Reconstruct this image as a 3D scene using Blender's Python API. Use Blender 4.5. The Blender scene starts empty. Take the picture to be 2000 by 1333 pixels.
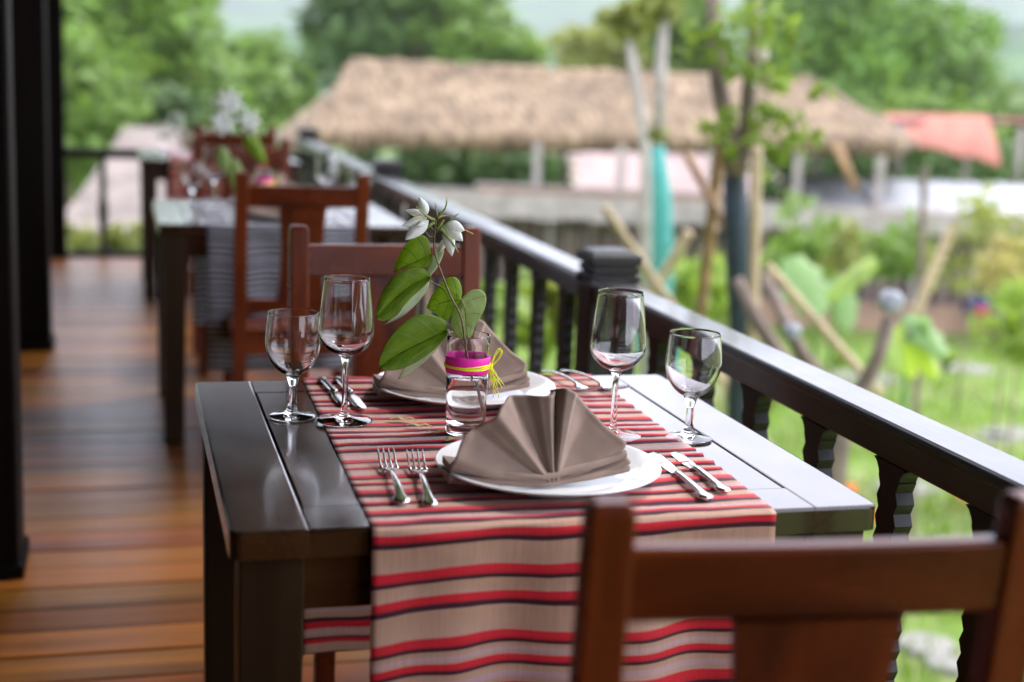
import bpy, bmesh, math, random
from mathutils import Vector, Matrix, noise
R = math.radians
PI = math.pi
scene = bpy.context.scene
col = scene.collection

# ------------------------------------------------------------------ camera
cam_d = bpy.data.cameras.new("camera")
cam = bpy.data.objects.new("camera", cam_d)
col.objects.link(cam)
c_r = Vector((0.9642879, -0.26145882, 0.04228622))
c_u = Vector((0.00902967, 0.1920179, 0.98134988))
c_f = Vector((0.2647023, 0.94592199, -0.18752142))
M = Matrix.Identity(4)
for i in range(3):
    M[i][0] = c_r[i]; M[i][1] = c_u[i]; M[i][2] = -c_f[i]
M.translation = Vector((-0.12091438, -1.62848537, 1.31119635))
cam.matrix_world = M
cam_d.sensor_width = 36.0
cam_d.lens = 49.98
cam_d.clip_start = 0.05
cam_d.clip_end = 4000
cam_d.dof.use_dof = True
cam_d.dof.focus_distance = 2.13
cam_d.dof.aperture_fstop = 2.1
scene.camera = cam

# ------------------------------------------------------------------ light
SUN_EL, SUN_AZ = R(52), R(62)        # azimuth from +Y (into the picture) towards +X (the garden)
world = bpy.data.worlds.new("World")
scene.world = world
world.use_nodes = True
wn = world.node_tree.nodes; wl = world.node_tree.links
wn.clear()
w_out = wn.new("ShaderNodeOutputWorld"); w_bg = wn.new("ShaderNodeBackground")
w_sky = wn.new("ShaderNodeTexSky"); w_sky.sky_type = 'NISHITA'; w_sky.sun_disc = False
w_sky.sun_elevation = SUN_EL; w_sky.sun_rotation = SUN_AZ
w_sky.air_density = 1.0; w_sky.dust_density = 2.0
w_mix = wn.new("ShaderNodeMix"); w_mix.data_type = 'RGBA'
w_noise = wn.new("ShaderNodeTexNoise"); w_noise.inputs['Scale'].default_value = 2.2
w_noise.inputs['Detail'].default_value = 6
w_tc = wn.new("ShaderNodeTexCoord")
w_mr = wn.new("ShaderNodeMapRange")
w_mr.inputs['From Min'].default_value = 0.3; w_mr.inputs['From Max'].default_value = 0.65
w_mr.inputs['To Min'].default_value = 0.72; w_mr.inputs['To Max'].default_value = 1.0
wl.new(w_tc.outputs['Generated'], w_noise.inputs['Vector'])
wl.new(w_noise.outputs['Fac'], w_mr.inputs['Value'])
wl.new(w_mr.outputs['Result'], w_mix.inputs['Factor'])
wl.new(w_sky.outputs['Color'], w_mix.inputs['A'])
w_mix.inputs['B'].default_value = (10.0, 10.3, 12.2, 1)      # bright cloud cover over the whole sky
wl.new(w_mix.outputs['Result'], w_bg.inputs['Color'])
w_bg.inputs['Strength'].default_value = 0.12
wl.new(w_bg.outputs[0], w_out.inputs['Surface'])

sun_d = bpy.data.lights.new("sun", 'SUN')
sun = bpy.data.objects.new("sun", sun_d); col.objects.link(sun)
sun_d.energy = 1.0; sun_d.angle = R(12); sun_d.color = (1.0, 0.95, 0.87)
sdir = Vector((math.sin(SUN_AZ) * math.cos(SUN_EL), math.cos(SUN_AZ) * math.cos(SUN_EL), math.sin(SUN_EL)))
sun.rotation_euler = sdir.to_track_quat('Z', 'Y').to_euler()
sun.location = (6, 6, 12)

scene.view_settings.view_transform = 'Standard'
scene.view_settings.look = 'None'
scene.view_settings.exposure = 1.52
scene.view_settings.gamma = 1.0
scene.view_settings.use_curve_mapping = False
scene.render.engine = 'CYCLES'
scene.cycles.max_bounces = 12
scene.cycles.transmission_bounces = 12
scene.cycles.transparent_max_bounces = 12
scene.cycles.use_denoising = True
scene.cycles.caustics_refractive = True
scene.cycles.blur_glossy = 0.5

# ------------------------------------------------------------------ materials
def nodes_mat(name):
    m = bpy.data.materials.new(name); m.use_nodes = True
    nt = m.node_tree
    b = nt.nodes.get("Principled BSDF")
    return m, nt, b

def ramp(nt, stops, interp='LINEAR'):
    r = nt.nodes.new("ShaderNodeValToRGB")
    r.color_ramp.interpolation = interp
    e = r.color_ramp.elements
    while len(e) > 1: e.remove(e[-1])
    e[0].position = stops[0][0]; e[0].color = (*stops[0][1], 1)
    for p, c in stops[1:]:
        x = e.new(p); x.color = (*c, 1)
    return r

def bump(nt, b, src, strength, dist=0.001):
    bp = nt.nodes.new("ShaderNodeBump")
    bp.inputs['Strength'].default_value = strength
    bp.inputs['Distance'].default_value = dist
    nt.links.new(src, bp.inputs['Height'])
    nt.links.new(bp.outputs['Normal'], b.inputs['Normal'])

def wood(name, c1, c2, axis='Y', rough=0.3, scale=14.0, stretch=0.08, bmp=0.15, coat=0.0, spec=0.5, rnd=False, extra=None):
    m, nt, b = nodes_mat(name)
    tc = nt.nodes.new("ShaderNodeTexCoord"); mp = nt.nodes.new("ShaderNodeMapping")
    sc = {'X': (stretch, 1, 1), 'Y': (1, stretch, 1), 'Z': (1, 1, stretch)}[axis]
    mp.inputs['Scale'].default_value = tuple(s * scale for s in sc)
    nt.links.new(tc.outputs['Object'], mp.inputs['Vector'])
    if rnd:
        oi = nt.nodes.new("ShaderNodeObjectInfo")
        mm = nt.nodes.new("ShaderNodeVectorMath"); mm.operation = 'MULTIPLY_ADD'
        mm.inputs[1].default_value = (1, 1, 1)
        cx = nt.nodes.new("ShaderNodeCombineXYZ")
        ml = nt.nodes.new("ShaderNodeMath"); ml.operation = 'MULTIPLY'; ml.inputs[1].default_value = 57.0
        nt.links.new(oi.outputs['Random'], ml.inputs[0])
        for k in range(3): nt.links.new(ml.outputs[0], cx.inputs[k])
        nt.links.new(mp.outputs[0], mm.inputs[0]); nt.links.new(cx.outputs[0], mm.inputs[2])
        vec = mm.outputs[0]
    else:
        vec = mp.outputs[0]
    n1 = nt.nodes.new("ShaderNodeTexNoise"); n1.inputs['Scale'].default_value = 1.0
    n1.inputs['Detail'].default_value = 7; n1.inputs['Roughness'].default_value = 0.62; n1.inputs['Distortion'].default_value = 0.6
    nt.links.new(vec, n1.inputs['Vector'])
    rp = ramp(nt, [(0.28, c1), (0.5, tuple((a + d) / 2 for a, d in zip(c1, c2))), (0.72, c2)])
    nt.links.new(n1.outputs['Fac'], rp.inputs['Fac'])
    csock = rp.outputs['Color']
    if rnd:
        hv = nt.nodes.new("ShaderNodeHueSaturation")
        mr = nt.nodes.new("ShaderNodeMapRange"); mr.inputs['To Min'].default_value = 0.72; mr.inputs['To Max'].default_value = 1.25
        mr2 = nt.nodes.new("ShaderNodeMapRange"); mr2.inputs['To Min'].default_value = 0.485; mr2.inputs['To Max'].default_value = 0.512
        nt.links.new(oi.outputs['Random'], mr.inputs['Value']); nt.links.new(mr.outputs[0], hv.inputs['Value'])
        wnx = nt.nodes.new("ShaderNodeTexWhiteNoise"); wnx.noise_dimensions = '1D'
        nt.links.new(oi.outputs['Random'], wnx.inputs['W']); nt.links.new(wnx.outputs['Value'], mr2.inputs['Value'])
        nt.links.new(mr2.outputs[0], hv.inputs['Hue'])
        nt.links.new(csock, hv.inputs['Color']); csock = hv.outputs['Color']
    nt.links.new(csock, b.inputs['Base Color'])
    rr = nt.nodes.new("ShaderNodeMapRange")
    rr.inputs['To Min'].default_value = max(0.02, rough - 0.07); rr.inputs['To Max'].default_value = rough + 0.1
    n2 = nt.nodes.new("ShaderNodeTexNoise"); n2.inputs['Scale'].default_value = 9; n2.inputs['Detail'].default_value = 5
    nt.links.new(tc.outputs['Object'], n2.inputs['Vector'])
    nt.links.new(n2.outputs['Fac'], rr.inputs['Value']); nt.links.new(rr.outputs[0], b.inputs['Roughness'])
    b.inputs['Specular IOR Level'].default_value = spec
    b.inputs['Coat Weight'].default_value = coat; b.inputs['Coat Roughness'].default_value = 0.09; b.inputs['Coat IOR'].default_value = 1.55
    bump(nt, b, n1.outputs['Fac'], bmp, 0.0015)
    return m

def plain(name, c, rough=0.5, metal=0.0, nscale=0, nvar=0.2, spec=0.5, bmp=0.0, bdist=0.001, detail=4):
    m, nt, b = nodes_mat(name)
    b.inputs['Roughness'].default_value = rough; b.inputs['Metallic'].default_value = metal
    b.inputs['Specular IOR Level'].default_value = spec
    if nscale:
        tc = nt.nodes.new("ShaderNodeTexCoord")
        n = nt.nodes.new("ShaderNodeTexNoise"); n.inputs['Scale'].default_value = nscale; n.inputs['Detail'].default_value = detail
        nt.links.new(tc.outputs['Object'], n.inputs['Vector'])
        rp = ramp(nt, [(0.3, tuple(x * (1 - nvar) for x in c)), (0.7, tuple(min(1, x * (1 + nvar)) for x in c))])
        nt.links.new(n.outputs['Fac'], rp.inputs['Fac']); nt.links.new(rp.outputs['Color'], b.inputs['Base Color'])
        if bmp: bump(nt, b, n.outputs['Fac'], bmp, bdist)
    else:
        b.inputs['Base Color'].default_value = (*c, 1)
    return m

def glass_mat(name, rough=0.0, ior=1.5, tint=(1, 1, 1)):
    m, nt, b = nodes_mat(name)
    nt.nodes.remove(b)
    g = nt.nodes.new("ShaderNodeBsdfGlass"); g.inputs['IOR'].default_value = ior
    g.inputs['Roughness'].default_value = rough; g.inputs['Color'].default_value = (*tint, 1)
    nt.links.new(g.outputs[0], nt.nodes["Material Output"].inputs['Surface'])
    return m

def leaf_mat(name, top, under=None, trans=0.35, vary=0.35, nscale=0.6, rough=0.5):
    """foliage: diffuse + some light coming through"""
    m, nt, b = nodes_mat(name)
    tc = nt.nodes.new("ShaderNodeTexCoord")
    n = nt.nodes.new("ShaderNodeTexNoise"); n.inputs['Scale'].default_value = nscale; n.inputs['Detail'].default_value = 3
    nt.links.new(tc.outputs['Object'], n.inputs['Vector'])
    rp = ramp(nt, [(0.3, tuple(x * (1 - vary) for x in top)), (0.7, tuple(min(1, x * (1 + vary)) for x in top))])
    nt.links.new(n.outputs['Fac'], rp.inputs['Fac'])
    b.inputs['Roughness'].default_value = rough
    nt.links.new(rp.outputs['Color'], b.inputs['Base Color'])
    tr = nt.nodes.new("ShaderNodeBsdfTranslucent")
    g = nt.nodes.new("ShaderNodeHueSaturation"); g.inputs['Value'].default_value = 1.5; g.inputs['Hue'].default_value = 0.49
    nt.links.new(rp.outputs['Color'], g.inputs['Color']); nt.links.new(g.outputs[0], tr.inputs['Color'])
    mx = nt.nodes.new("ShaderNodeMixShader"); mx.inputs[0].default_value = trans
    nt.links.new(b.outputs[0], mx.inputs[1]); nt.links.new(tr.outputs[0], mx.inputs[2])
    nt.links.new(mx.outputs[0], nt.nodes["Material Output"].inputs['Surface'])
    return m

MT = {}
MT['table_y'] = wood("table wood grain lengthwise", (0.013, 0.005, 0.002), (0.060, 0.027, 0.012), 'Y', 0.18, 16, 0.06, 0.05, spec=0.5, coat=0.38)
MT['table_x'] = wood("table wood grain crosswise", (0.013, 0.005, 0.002), (0.060, 0.027, 0.012), 'X', 0.18, 16, 0.06, 0.05, spec=0.5, coat=0.38)
MT['table_z'] = wood("table wood grain upright", (0.016, 0.008, 0.003), (0.055, 0.030, 0.013), 'Z', 0.42, 16, 0.06, 0.08, spec=.25)
MT['chair_x'] = wood("chair mahogany crosswise", (0.018, 0.002, 0.001), (0.21, 0.040, 0.008), 'X', 0.27, 9, 0.12, 0.2, coat=0.0, spec=.2)
MT['chair_z'] = wood("chair mahogany upright", (0.018, 0.002, 0.001), (0.21, 0.040, 0.008), 'Z', 0.27, 9, 0.12, 0.2, coat=0.0, spec=.2)
MT['black_y'] = wood("black stained wood lengthwise", (0.004, 0.003, 0.003), (0.014, 0.009, 0.008), 'Y', 0.36, 30, 0.03, 0.75, spec=0.6, coat=0.5)
MT['black_z'] = wood("black stained wood upright", (0.003, 0.002, 0.002), (0.010, 0.006, 0.005), 'Z', 0.40, 24, 0.05, 0.25, spec=.35)
MT['black_x'] = wood("black stained wood crosswise", (0.004, 0.003, 0.003), (0.014, 0.009, 0.008), 'X', 0.5, 24, 0.05, 0.25, spec=.2)
MT['post'] = wood("dark timber post", (0.002, 0.0012, 0.001), (0.008, 0.004, 0.0025), 'Z', 0.6, 10, 0.06, 0.4, spec=0.08)
MT['ceiling'] = wood("dark ceiling boards", (0.02, 0.010, 0.006), (0.05, 0.025, 0.014), 'X', 0.6, 8, 0.06, 0.2)
MT['floor'] = wood("worn orange floor planks", (0.045, 0.012, 0.003), (0.36, 0.130, 0.018), 'X', 0.36, 9, 0.07, 0.4, coat=0.0, spec=.3, rnd=True)
MT['subfloor'] = plain("dark under floor", (0.01, 0.006, 0.004), 0.9)
MT['glass'] = glass_mat("clear glass", 0.0, 1.5)
MT['water'] = glass_mat("vase water", 0.0, 1.33)
MT['porcelain'] = plain("white porcelain", (0.80, 0.80, 0.80), 0.12, 0, 3, 0.02)
MT['steel'] = plain("polished steel", (0.72, 0.70, 0.68), 0.16, 1.0, 60, 0.05)
MT['pink'] = plain("neon pink ribbon", (1.0, 0.02, 0.42), 0.7, 0, 400, 0.12, bmp=0.2)
MT['yellow'] = plain("yellow yarn", (1.0, 1.0, 0.03), 0.8, 0, 300, 0.15)
MT['stem'] = plain("brown green twig", (0.17, 0.12, 0.05), 0.6, 0, 120, 0.45, bmp=0.3)
MT['bud'] = plain("green bud skin", (0.25, 0.32, 0.08), 0.5, 0, 90, 0.3)
MT['stamen'] = plain("yellow green stamen", (0.55, 0.48, 0.10), 0.6, 0, 90, 0.3)

# --- napkin cloth
def cloth(name, c, wscale=1400, vary=0.12, bmp=0.25):
    m, nt, b = nodes_mat(name)
    tc = nt.nodes.new("ShaderNodeTexCoord")
    n = nt.nodes.new("ShaderNodeTexNoise"); n.inputs['Scale'].default_value = 25; n.inputs['Detail'].default_value = 5
    nt.links.new(tc.outputs['Object'], n.inputs['Vector'])
    rp = ramp(nt, [(0.3, tuple(x * (1 - vary) for x in c)), (0.7, tuple(x * (1 + vary) for x in c))])
    nt.links.new(n.outputs['Fac'], rp.inputs['Fac']); nt.links.new(rp.outputs['Color'], b.inputs['Base Color'])
    n2 = nt.nodes.new("ShaderNodeTexNoise"); n2.inputs['Scale'].default_value = wscale; n2.inputs['Detail'].default_value = 1
    nt.links.new(tc.outputs['Object'], n2.inputs['Vector'])
    b.inputs['Roughness'].default_value = 0.78; b.inputs['Sheen Weight'].default_value = 0.25; b.inputs['Specular IOR Level'].default_value = 0.25
    bump(nt, b, n2.outputs['Fac'], bmp, 0.0006)
    return m
MT['napkin'] = cloth("taupe napkin cloth", (0.275, 0.190, 0.147))

# --- striped runner: colour runs along the cloth (UV v = length in metres)
def runner_mat(name, tan, tan2, red, dark, period, bands, mauve=None):
    m, nt, b = nodes_mat(name)
    L = nt.links
    uv = nt.nodes.new("ShaderNodeUVMap"); uv.uv_map = "UVMap"
    sp = nt.nodes.new("ShaderNodeSeparateXYZ"); L.new(uv.outputs[0], sp.inputs[0])
    def math_(op, a, b_=None, c_=None):
        n = nt.nodes.new("ShaderNodeMath"); n.operation = op
        for i, v in enumerate((a, b_, c_)):
            if v is None: continue
            if isinstance(v, (int, float)): n.inputs[i].default_value = v
            else: L.new(v, n.inputs[i])
        return n.outputs[0]
    v = sp.outputs['Y']
    irregular = math_('MULTIPLY', math_('SINE', math_('MULTIPLY', v, 71.0)), period * 0.13)
    irr2 = math_('MULTIPLY', math_('SINE', math_('MULTIPLY', v, 29.3)), period * 0.12)
    vv = math_('ADD', v, math_('ADD', irregular, irr2))
    q = math_('DIVIDE', vv, period)
    fr = math_('FRACT', q); fl = math_('FLOOR', q)
    rp = ramp(nt, [(0.0, tan)] + bands, 'LINEAR')
    L.new(fr, rp.inputs['Fac'])
    # warp threads: fine streaks along the length, different per stripe
    cx = nt.nodes.new("ShaderNodeCombineXYZ")
    L.new(math_('MULTIPLY', sp.outputs['X'], 420.0), cx.inputs[0]); L.new(math_('MULTIPLY', v, 14.0), cx.inputs[1])
    st = nt.nodes.new("ShaderNodeTexNoise"); st.noise_dimensions = '2D'; st.inputs['Scale'].default_value = 1.0; st.inputs['Detail'].default_value = 3
    L.new(cx.outputs[0], st.inputs['Vector'])
    cw = nt.nodes.new("ShaderNodeCombineXYZ")
    L.new(math_('MULTIPLY', sp.outputs['X'], 500.0), cw.inputs[0]); L.new(math_('MULTIPLY', v, 900.0), cw.inputs[1])
    wv = nt.nodes.new("ShaderNodeTexNoise"); wv.noise_dimensions = '2D'; wv.inputs['Scale'].default_value = 1.0; wv.inputs['Detail'].default_value = 2
    L.new(cw.outputs[0], wv.inputs['Vector'])
    mixc = rp.outputs['Color']
    if mauve:
        wn_ = nt.nodes.new("ShaderNodeTexWhiteNoise"); wn_.noise_dimensions = '1D'; L.new(fl, wn_.inputs['W'])
        band = math_('MULTIPLY', math_('GREATER_THAN', wn_.outputs['Value'], 0.35),
                     math_('MULTIPLY', math_('LESS_THAN', math_('ABSOLUTE', math_('SUBTRACT', fr, 0.72)), 0.10), 0.55))
        mx = nt.nodes.new("ShaderNodeMix"); mx.data_type = 'RGBA'
        L.new(band, mx.inputs['Factor']); L.new(mixc, mx.inputs['A']); mx.inputs['B'].default_value = (*mauve, 1)
        mixc = mx.outputs['Result']
    hs = nt.nodes.new("ShaderNodeHueSaturation")
    mr = nt.nodes.new("ShaderNodeMapRange"); mr.inputs['To Min'].default_value = 0.62; mr.inputs['To Max'].default_value = 1.38
    L.new(math_('ADD', math_('MULTIPLY', st.outputs['Fac'], 0.55), math_('MULTIPLY', wv.outputs['Fac'], 0.45)), mr.inputs['Value'])
    L.new(mr.outputs[0], hs.inputs['Value']); L.new(mixc, hs.inputs['Color'])
    L.new(hs.outputs[0], b.inputs['Base Color'])
    b.inputs['Roughness'].default_value = 0.8; b.inputs['Sheen Weight'].default_value = 0.2
    b.inputs['Specular IOR Level'].default_value = 0.2
    bump(nt, b, wv.outputs['Fac'], 0.35, 0.0012)
    return m
tan, red, dk = (0.55, 0.34, 0.25), (0.62, 0.016, 0.030), (0.055, 0.010, 0.022)
MT['runner_red'] = runner_mat("red and tan striped cloth", tan, tan, red, dk, 0.0400,
    [(0.015, tan), (0.03, dk), (0.18, dk), (0.205, red), (0.48, red), (0.505, tan), (0.98, (0.50, 0.29, 0.19))], mauve=(0.56, 0.36, 0.46))
g1, g2, g3 = (0.50, 0.50, 0.56), (0.014, 0.014, 0.018), (0.03, 0.03, 0.036)
MT['runner_grey'] = runner_mat("grey and black striped cloth", g1, g1, g2, g2, 0.021,
    [(0.26, g1), (0.36, g2), (0.60, g2), (0.66, g3), (0.84, g3), (0.94, g1)])
MT['runner_coral'] = MT['runner_red']

# ------------------------------------------------------------------ object helpers
def tag(o, label=None, cat=None, group=None, kind=None):
    if label: o['label'] = label
    if cat: o['category'] = cat
    if group: o['group'] = group
    if kind: o['kind'] = kind
    return o

def thing(name, loc, label=None, cat=None, group=None, rz=0.0):
    o = bpy.data.objects.new(name, None); o.empty_display_size = 0.05
    o.location = loc; o.rotation_euler = (0, 0, rz); col.objects.link(o)
    return tag(o, label, cat, group)

class MB:
    def __init__(s): s.v = []; s.f = []; s.uv = None
    def box(s, x0, x1, y0, y1, z0, z1, bev=0.0):
        """box; with bev every edge is chamfered"""
        if bev <= 0:
            n = len(s.v)
            s.v += [(x0, y0, z0), (x1, y0, z0), (x1, y1, z0), (x0, y1, z0), (x0, y0, z1), (x1, y0, z1), (x1, y1, z1), (x0, y1, z1)]
            s.f += [tuple(n + i for i in q) for q in ((3, 2, 1, 0), (4, 5, 6, 7), (0, 1, 5, 4), (1, 2, 6, 5), (2, 3, 7, 6), (3, 0, 4, 7))]
            return s
        bm = bmesh.new()
        bmesh.ops.create_cube(bm, size=1)
        for v in bm.verts:
            v.co = Vector((x0 + (v.co.x + .5) * (x1 - x0), y0 + (v.co.y + .5) * (y1 - y0), z0 + (v.co.z + .5) * (z1 - z0)))
        bmesh.ops.bevel(bm, geom=bm.edges[:], offset=bev, segments=2, profile=0.5, affect='EDGES')
        s.add_bm(bm); return s
    def add_bm(s, bm):
        bm.verts.index_update()
        n = len(s.v)
        s.v += [tuple(v.co) for v in bm.verts]
        s.f += [tuple(n + v.index for v in f.verts) for f in bm.faces]
        bm.free()
    def prism(s, pts, axis, a0, a1):
        """polygon pts in the plane across axis, swept a0..a1 along it (pts counter-clockwise seen from +axis)"""
        n = len(s.v); k = len(pts)
        def put(p, a):
            return {'X': (a, p[0], p[1]), 'Y': (p[0], a, p[1]), 'Z': (p[0], p[1], a)}[axis]
        s.v += [put(p, a0) for p in pts] + [put(p, a1) for p in pts]
        s.f += [tuple(n + i for i in reversed(range(k))), tuple(n + k + i for i in range(k))]
        s.f += [(n + i, n + (i + 1) % k, n + k + (i + 1) % k, n + k + i) for i in range(k)]
        return s
    def grid(s, P, closed_u=False):
        n = len(s.v); a = len(P); b = len(P[0])
        for row in P: s.v += [tuple(p) for p in row]
        for i in range(a - 1 + (1 if closed_u else 0)):
            for j in range(b - 1):
                i2 = (i + 1) % a
                s.f.append((n + i * b + j, n + i2 * b + j, n + i2 * b + j + 1, n + i * b + j + 1))
        return s
    def tube(s, pts, rad, seg=8, cap=True):
        pts = [Vector(p) for p in pts]
        rad = [rad] * len(pts) if isinstance(rad, (int, float)) else rad
        n0 = len(s.v); up = Vector((0.123, 0.34, 0.93)).normalized(); prev = None
        for i, p in enumerate(pts):
            t = (pts[min(i + 1, len(pts) - 1)] - pts[max(i - 1, 0)]).normalized()
            if prev is None:
                a = t.cross(up)
                if a.length < 1e-3: a = t.cross(Vector((1, 0, 0)))
            else:
                a = prev - t * prev.dot(t)
            a.normalize(); prev = a; b = t.cross(a)
            for k in range(seg):
                w = 2 * PI * k / seg
                s.v.append(tuple(p + (a * math.cos(w) + b * math.sin(w)) * rad[i]))
        for i in range(len(pts) - 1):
            for k in range(seg):
                k2 = (k + 1) % seg
                s.f.append((n0 + i * seg + k, n0 + i * seg + k2, n0 + (i + 1) * seg + k2, n0 + (i + 1) * seg + k))
        if cap:
            s.f.append(tuple(n0 + k for k in reversed(range(seg))))
            s.f.append(tuple(n0 + (len(pts) - 1) * seg + k for k in range(seg)))
        return s
    def lathe(s, prof, seg=48, c=(0, 0, 0), phase=0.0, closed=False):
        n0 = len(s.v); m = len(prof)
        for (r, z) in prof:
            for k in range(seg):
                w = 2 * PI * k / seg + phase
                s.v.append((c[0] + max(r, 1e-5) * math.cos(w), c[1] + max(r, 1e-5) * math.sin(w), c[2] + z))
        for i in range(m - 1 + (1 if closed else 0)):
            i2 = (i + 1) % m
            for k in range(seg):
                k2 = (k + 1) % seg
                s.f.append((n0 + i * seg + k, n0 + i * seg + k2, n0 + i2 * seg + k2, n0 + i2 * seg + k))
        if not closed:
            s.f.append(tuple(n0 + k for k in reversed(range(seg))))
            s.f.append(tuple(n0 + (m - 1) * seg + k for k in range(seg)))
        return s
    def build(s, name, mat, parent=None, smooth=False, loc=None, local=True, kind=None, subsurf=0, weld=False, fix=True):
        """local: coordinates are already those of the parent; else world coordinates"""
        off = Vector((0, 0, 0))
        if loc is not None: off = Vector(loc)
        elif parent is not None and not local: off = parent.location
        me = bpy.data.meshes.new(name)
        me.from_pydata([tuple(Vector(v) - off) for v in s.v], [], s.f)
        if s.uv:
            l = me.uv_layers.new(name="UVMap")
            for li, lo in enumerate(me.loops): l.data[li].uv = s.uv[lo.vertex_index]
        if weld or fix:
            bm = bmesh.new(); bm.from_mesh(me)
            if weld: bmesh.ops.remove_doubles(bm, verts=bm.verts[:], dist=2e-5)
            bmesh.ops.recalc_face_normals(bm, faces=bm.faces[:]); bm.to_mesh(me); bm.free()
        me.materials.append(mat)
        if smooth:
            me.polygons.foreach_set("use_smooth", [True] * len(me.polygons))
        me.update()
        o = bpy.data.objects.new(name, me); col.objects.link(o)
        if parent is not None: o.parent = parent
        if loc is not None: o.location = off
        if kind: o['kind'] = kind
        if subsurf:
            md = o.modifiers.new("sub", 'SUBSURF'); md.levels = subsurf; md.render_levels = subsurf
        return o

CH = {}
def children(o):
    return [c for c in bpy.data.objects if c.parent == o]
def copy_tree(o, loc=None, rz=None, label=None, parent=None, group=None):
    c = o.copy(); col.objects.link(c); c.parent = parent
    if loc is not None: c.location = loc
    if rz is not None: c.rotation_euler = (0, 0, rz)
    if label: c['label'] = label
    if group: c['group'] = group
    for ch in children(o): copy_tree(ch, parent=c)
    return c

def smoothstep(t):
    t = max(0.0, min(1.0, t)); return t * t * (3 - 2 * t)
def lerp(a, b, t): return a + (b - a) * t
def vn(x, y, z=0.0): return noise.noise(Vector((x, y, z)))
# ================================================================== SETTING
# local frame of the yard: ex to the right, ey away from the veranda
YAW = 0.27286
ex = Vector((math.cos(YAW), -math.sin(YAW), 0)); ey = Vector((math.sin(YAW), math.cos(YAW), 0))
YC = Vector((-0.121, -1.628, 0))
GZ = -2.2
def yard(x, d, z=0.0): 
    p = YC + ex * x + ey * d; return Vector((p.x, p.y, z))
def unyard(p):
    q = Vector((p[0], p[1], 0)) - YC; return q.dot(ex), q.dot(ey)

# ---- ground: one sheet to the horizon, rising into hills
def hill_h(x, d):
    h = 0.0
    # far mountain wall
    def ridge(dc, w, H, n1, seed, lo=0.55):
        t = (d - dc) / w
        if abs(t) > 1: return 0
        prof = (math.cos(t * PI) * 0.5 + 0.5)
        a = lo + (1 - lo) * (0.5 + 0.9 * vn(x / n1, seed, 0.3))
        return H * prof * max(0.2, a)
    h += ridge(1550, 780, 175, 420, 1.7, 0.85)
    h += ridge(390, 230, 17, 120, 5.1, 0.2) * smoothstep((-x + 40) / 150 + .3)
    # nearer wooded slope on the right
    h += 24 * smoothstep((x - 30) / 120) * smoothstep((d - 70) / 180) * (0.8 + 0.3 * vn(x / 50, d / 50, 4))
    h += smoothstep((d - 200) / 200) * 9 * vn(x / 40, d / 40, 2) 
    h += smoothstep((d - 90) / 80) * 2.2 * vn(x / 12, d / 12, 7)
    return h
ds = [-40, -20, -8, 0, 4, 8, 12, 16, 20, 26, 34, 44, 56, 70, 85, 100, 115, 130, 150, 170, 190, 215, 240, 265, 290, 320, 350, 380, 410, 440, 470, 500, 530, 560, 600, 640, 680, 720, 760, 800, 850, 900, 950, 1000, 1060, 1120, 1180, 1240, 1300, 1360, 1420, 1480, 1540, 1600, 1700, 1850, 2100, 2400]
NX = 150
P = []
for d in ds:
    row = []
    W = 80 + max(0, d) * 1.15
    for i in range(NX + 1):
        x = (i / NX * 2 - 1) * W
        z = GZ + (0 if d < 60 else hill_h(x, d) * smoothstep((d - 60) / 40)) + (0.04 * vn(x / 2, d / 2) if 2 < d < 60 else 0)
        p = yard(x, d, z); row.append(p)
    P.append(row)
m, nt, b = nodes_mat("grassy ground and wooded hills")
tc = nt.nodes.new("ShaderNodeTexCoord")
def tnoise(sc, det=4, vec=None):
    n = nt.nodes.new("ShaderNodeTexNoise"); n.inputs['Scale'].default_value = sc; n.inputs['Detail'].default_value = det
    nt.links.new(vec or tc.outputs['Object'], n.inputs['Vector']); return n
nA = tnoise(0.55, 5); nB = tnoise(0.022, 7); nC = tnoise(3.0, 4)
rA = ramp(nt, [(0.30, (0.080, 0.15, 0.014)), (0.50, (0.125, 0.21, 0.022)), (0.68, (0.18, 0.18, 0.08)), (0.85, (0.30, 0.25, 0.16))])
nt.links.new(nA.outputs['Fac'], rA.inputs['Fac'])
rC = ramp(nt, [(0.42, (0, 0, 0)), (0.70, (1, 1, 1))]); nt.links.new(nC.outputs['Fac'], rC.inputs['Fac'])
mxg = nt.nodes.new("ShaderNodeMix"); mxg.data_type = 'RGBA'
nt.links.new(rC.outputs['Color'], mxg.inputs['Factor']); nt.links.new(rA.outputs['Color'], mxg.inputs['A']); mxg.inputs['B'].default_value = (0.20, 0.23, 0.07, 1)
rB = ramp(nt, [(0.35, (0.010, 0.038, 0.010)), (0.5, (0.022, 0.075, 0.014)), (0.62, (0.048, 0.12, 0.020)), (0.75, (0.12, 0.17, 0.05))])
nt.links.new(nB.outputs['Fac'], rB.inputs['Fac'])
# wooded from ~60 m out: by distance from the veranda
ln = nt.nodes.new("ShaderNodeVectorMath"); ln.operation = 'LENGTH'; nt.links.new(tc.outputs['Object'], ln.inputs[0])
mr = nt.nodes.new("ShaderNodeMapRange"); mr.inputs['From Min'].default_value = 45; mr.inputs['From Max'].default_value = 80
nt.links.new(ln.outputs['Value'], mr.inputs['Value'])
mx2 = nt.nodes.new("ShaderNodeMix"); mx2.data_type = 'RGBA'
nt.links.new(mr.outputs[0], mx2.inputs['Factor']); nt.links.new(mxg.outputs['Result'], mx2.inputs['A']); nt.links.new(rB.outputs['Color'], mx2.inputs['B'])
nt.links.new(mx2.outputs['Result'], b.inputs['Base Color']); b.inputs['Roughness'].default_value = 0.9
g = MB().grid(P)
gr = g.build("ground", m, smooth=True, kind='structure')

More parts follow.
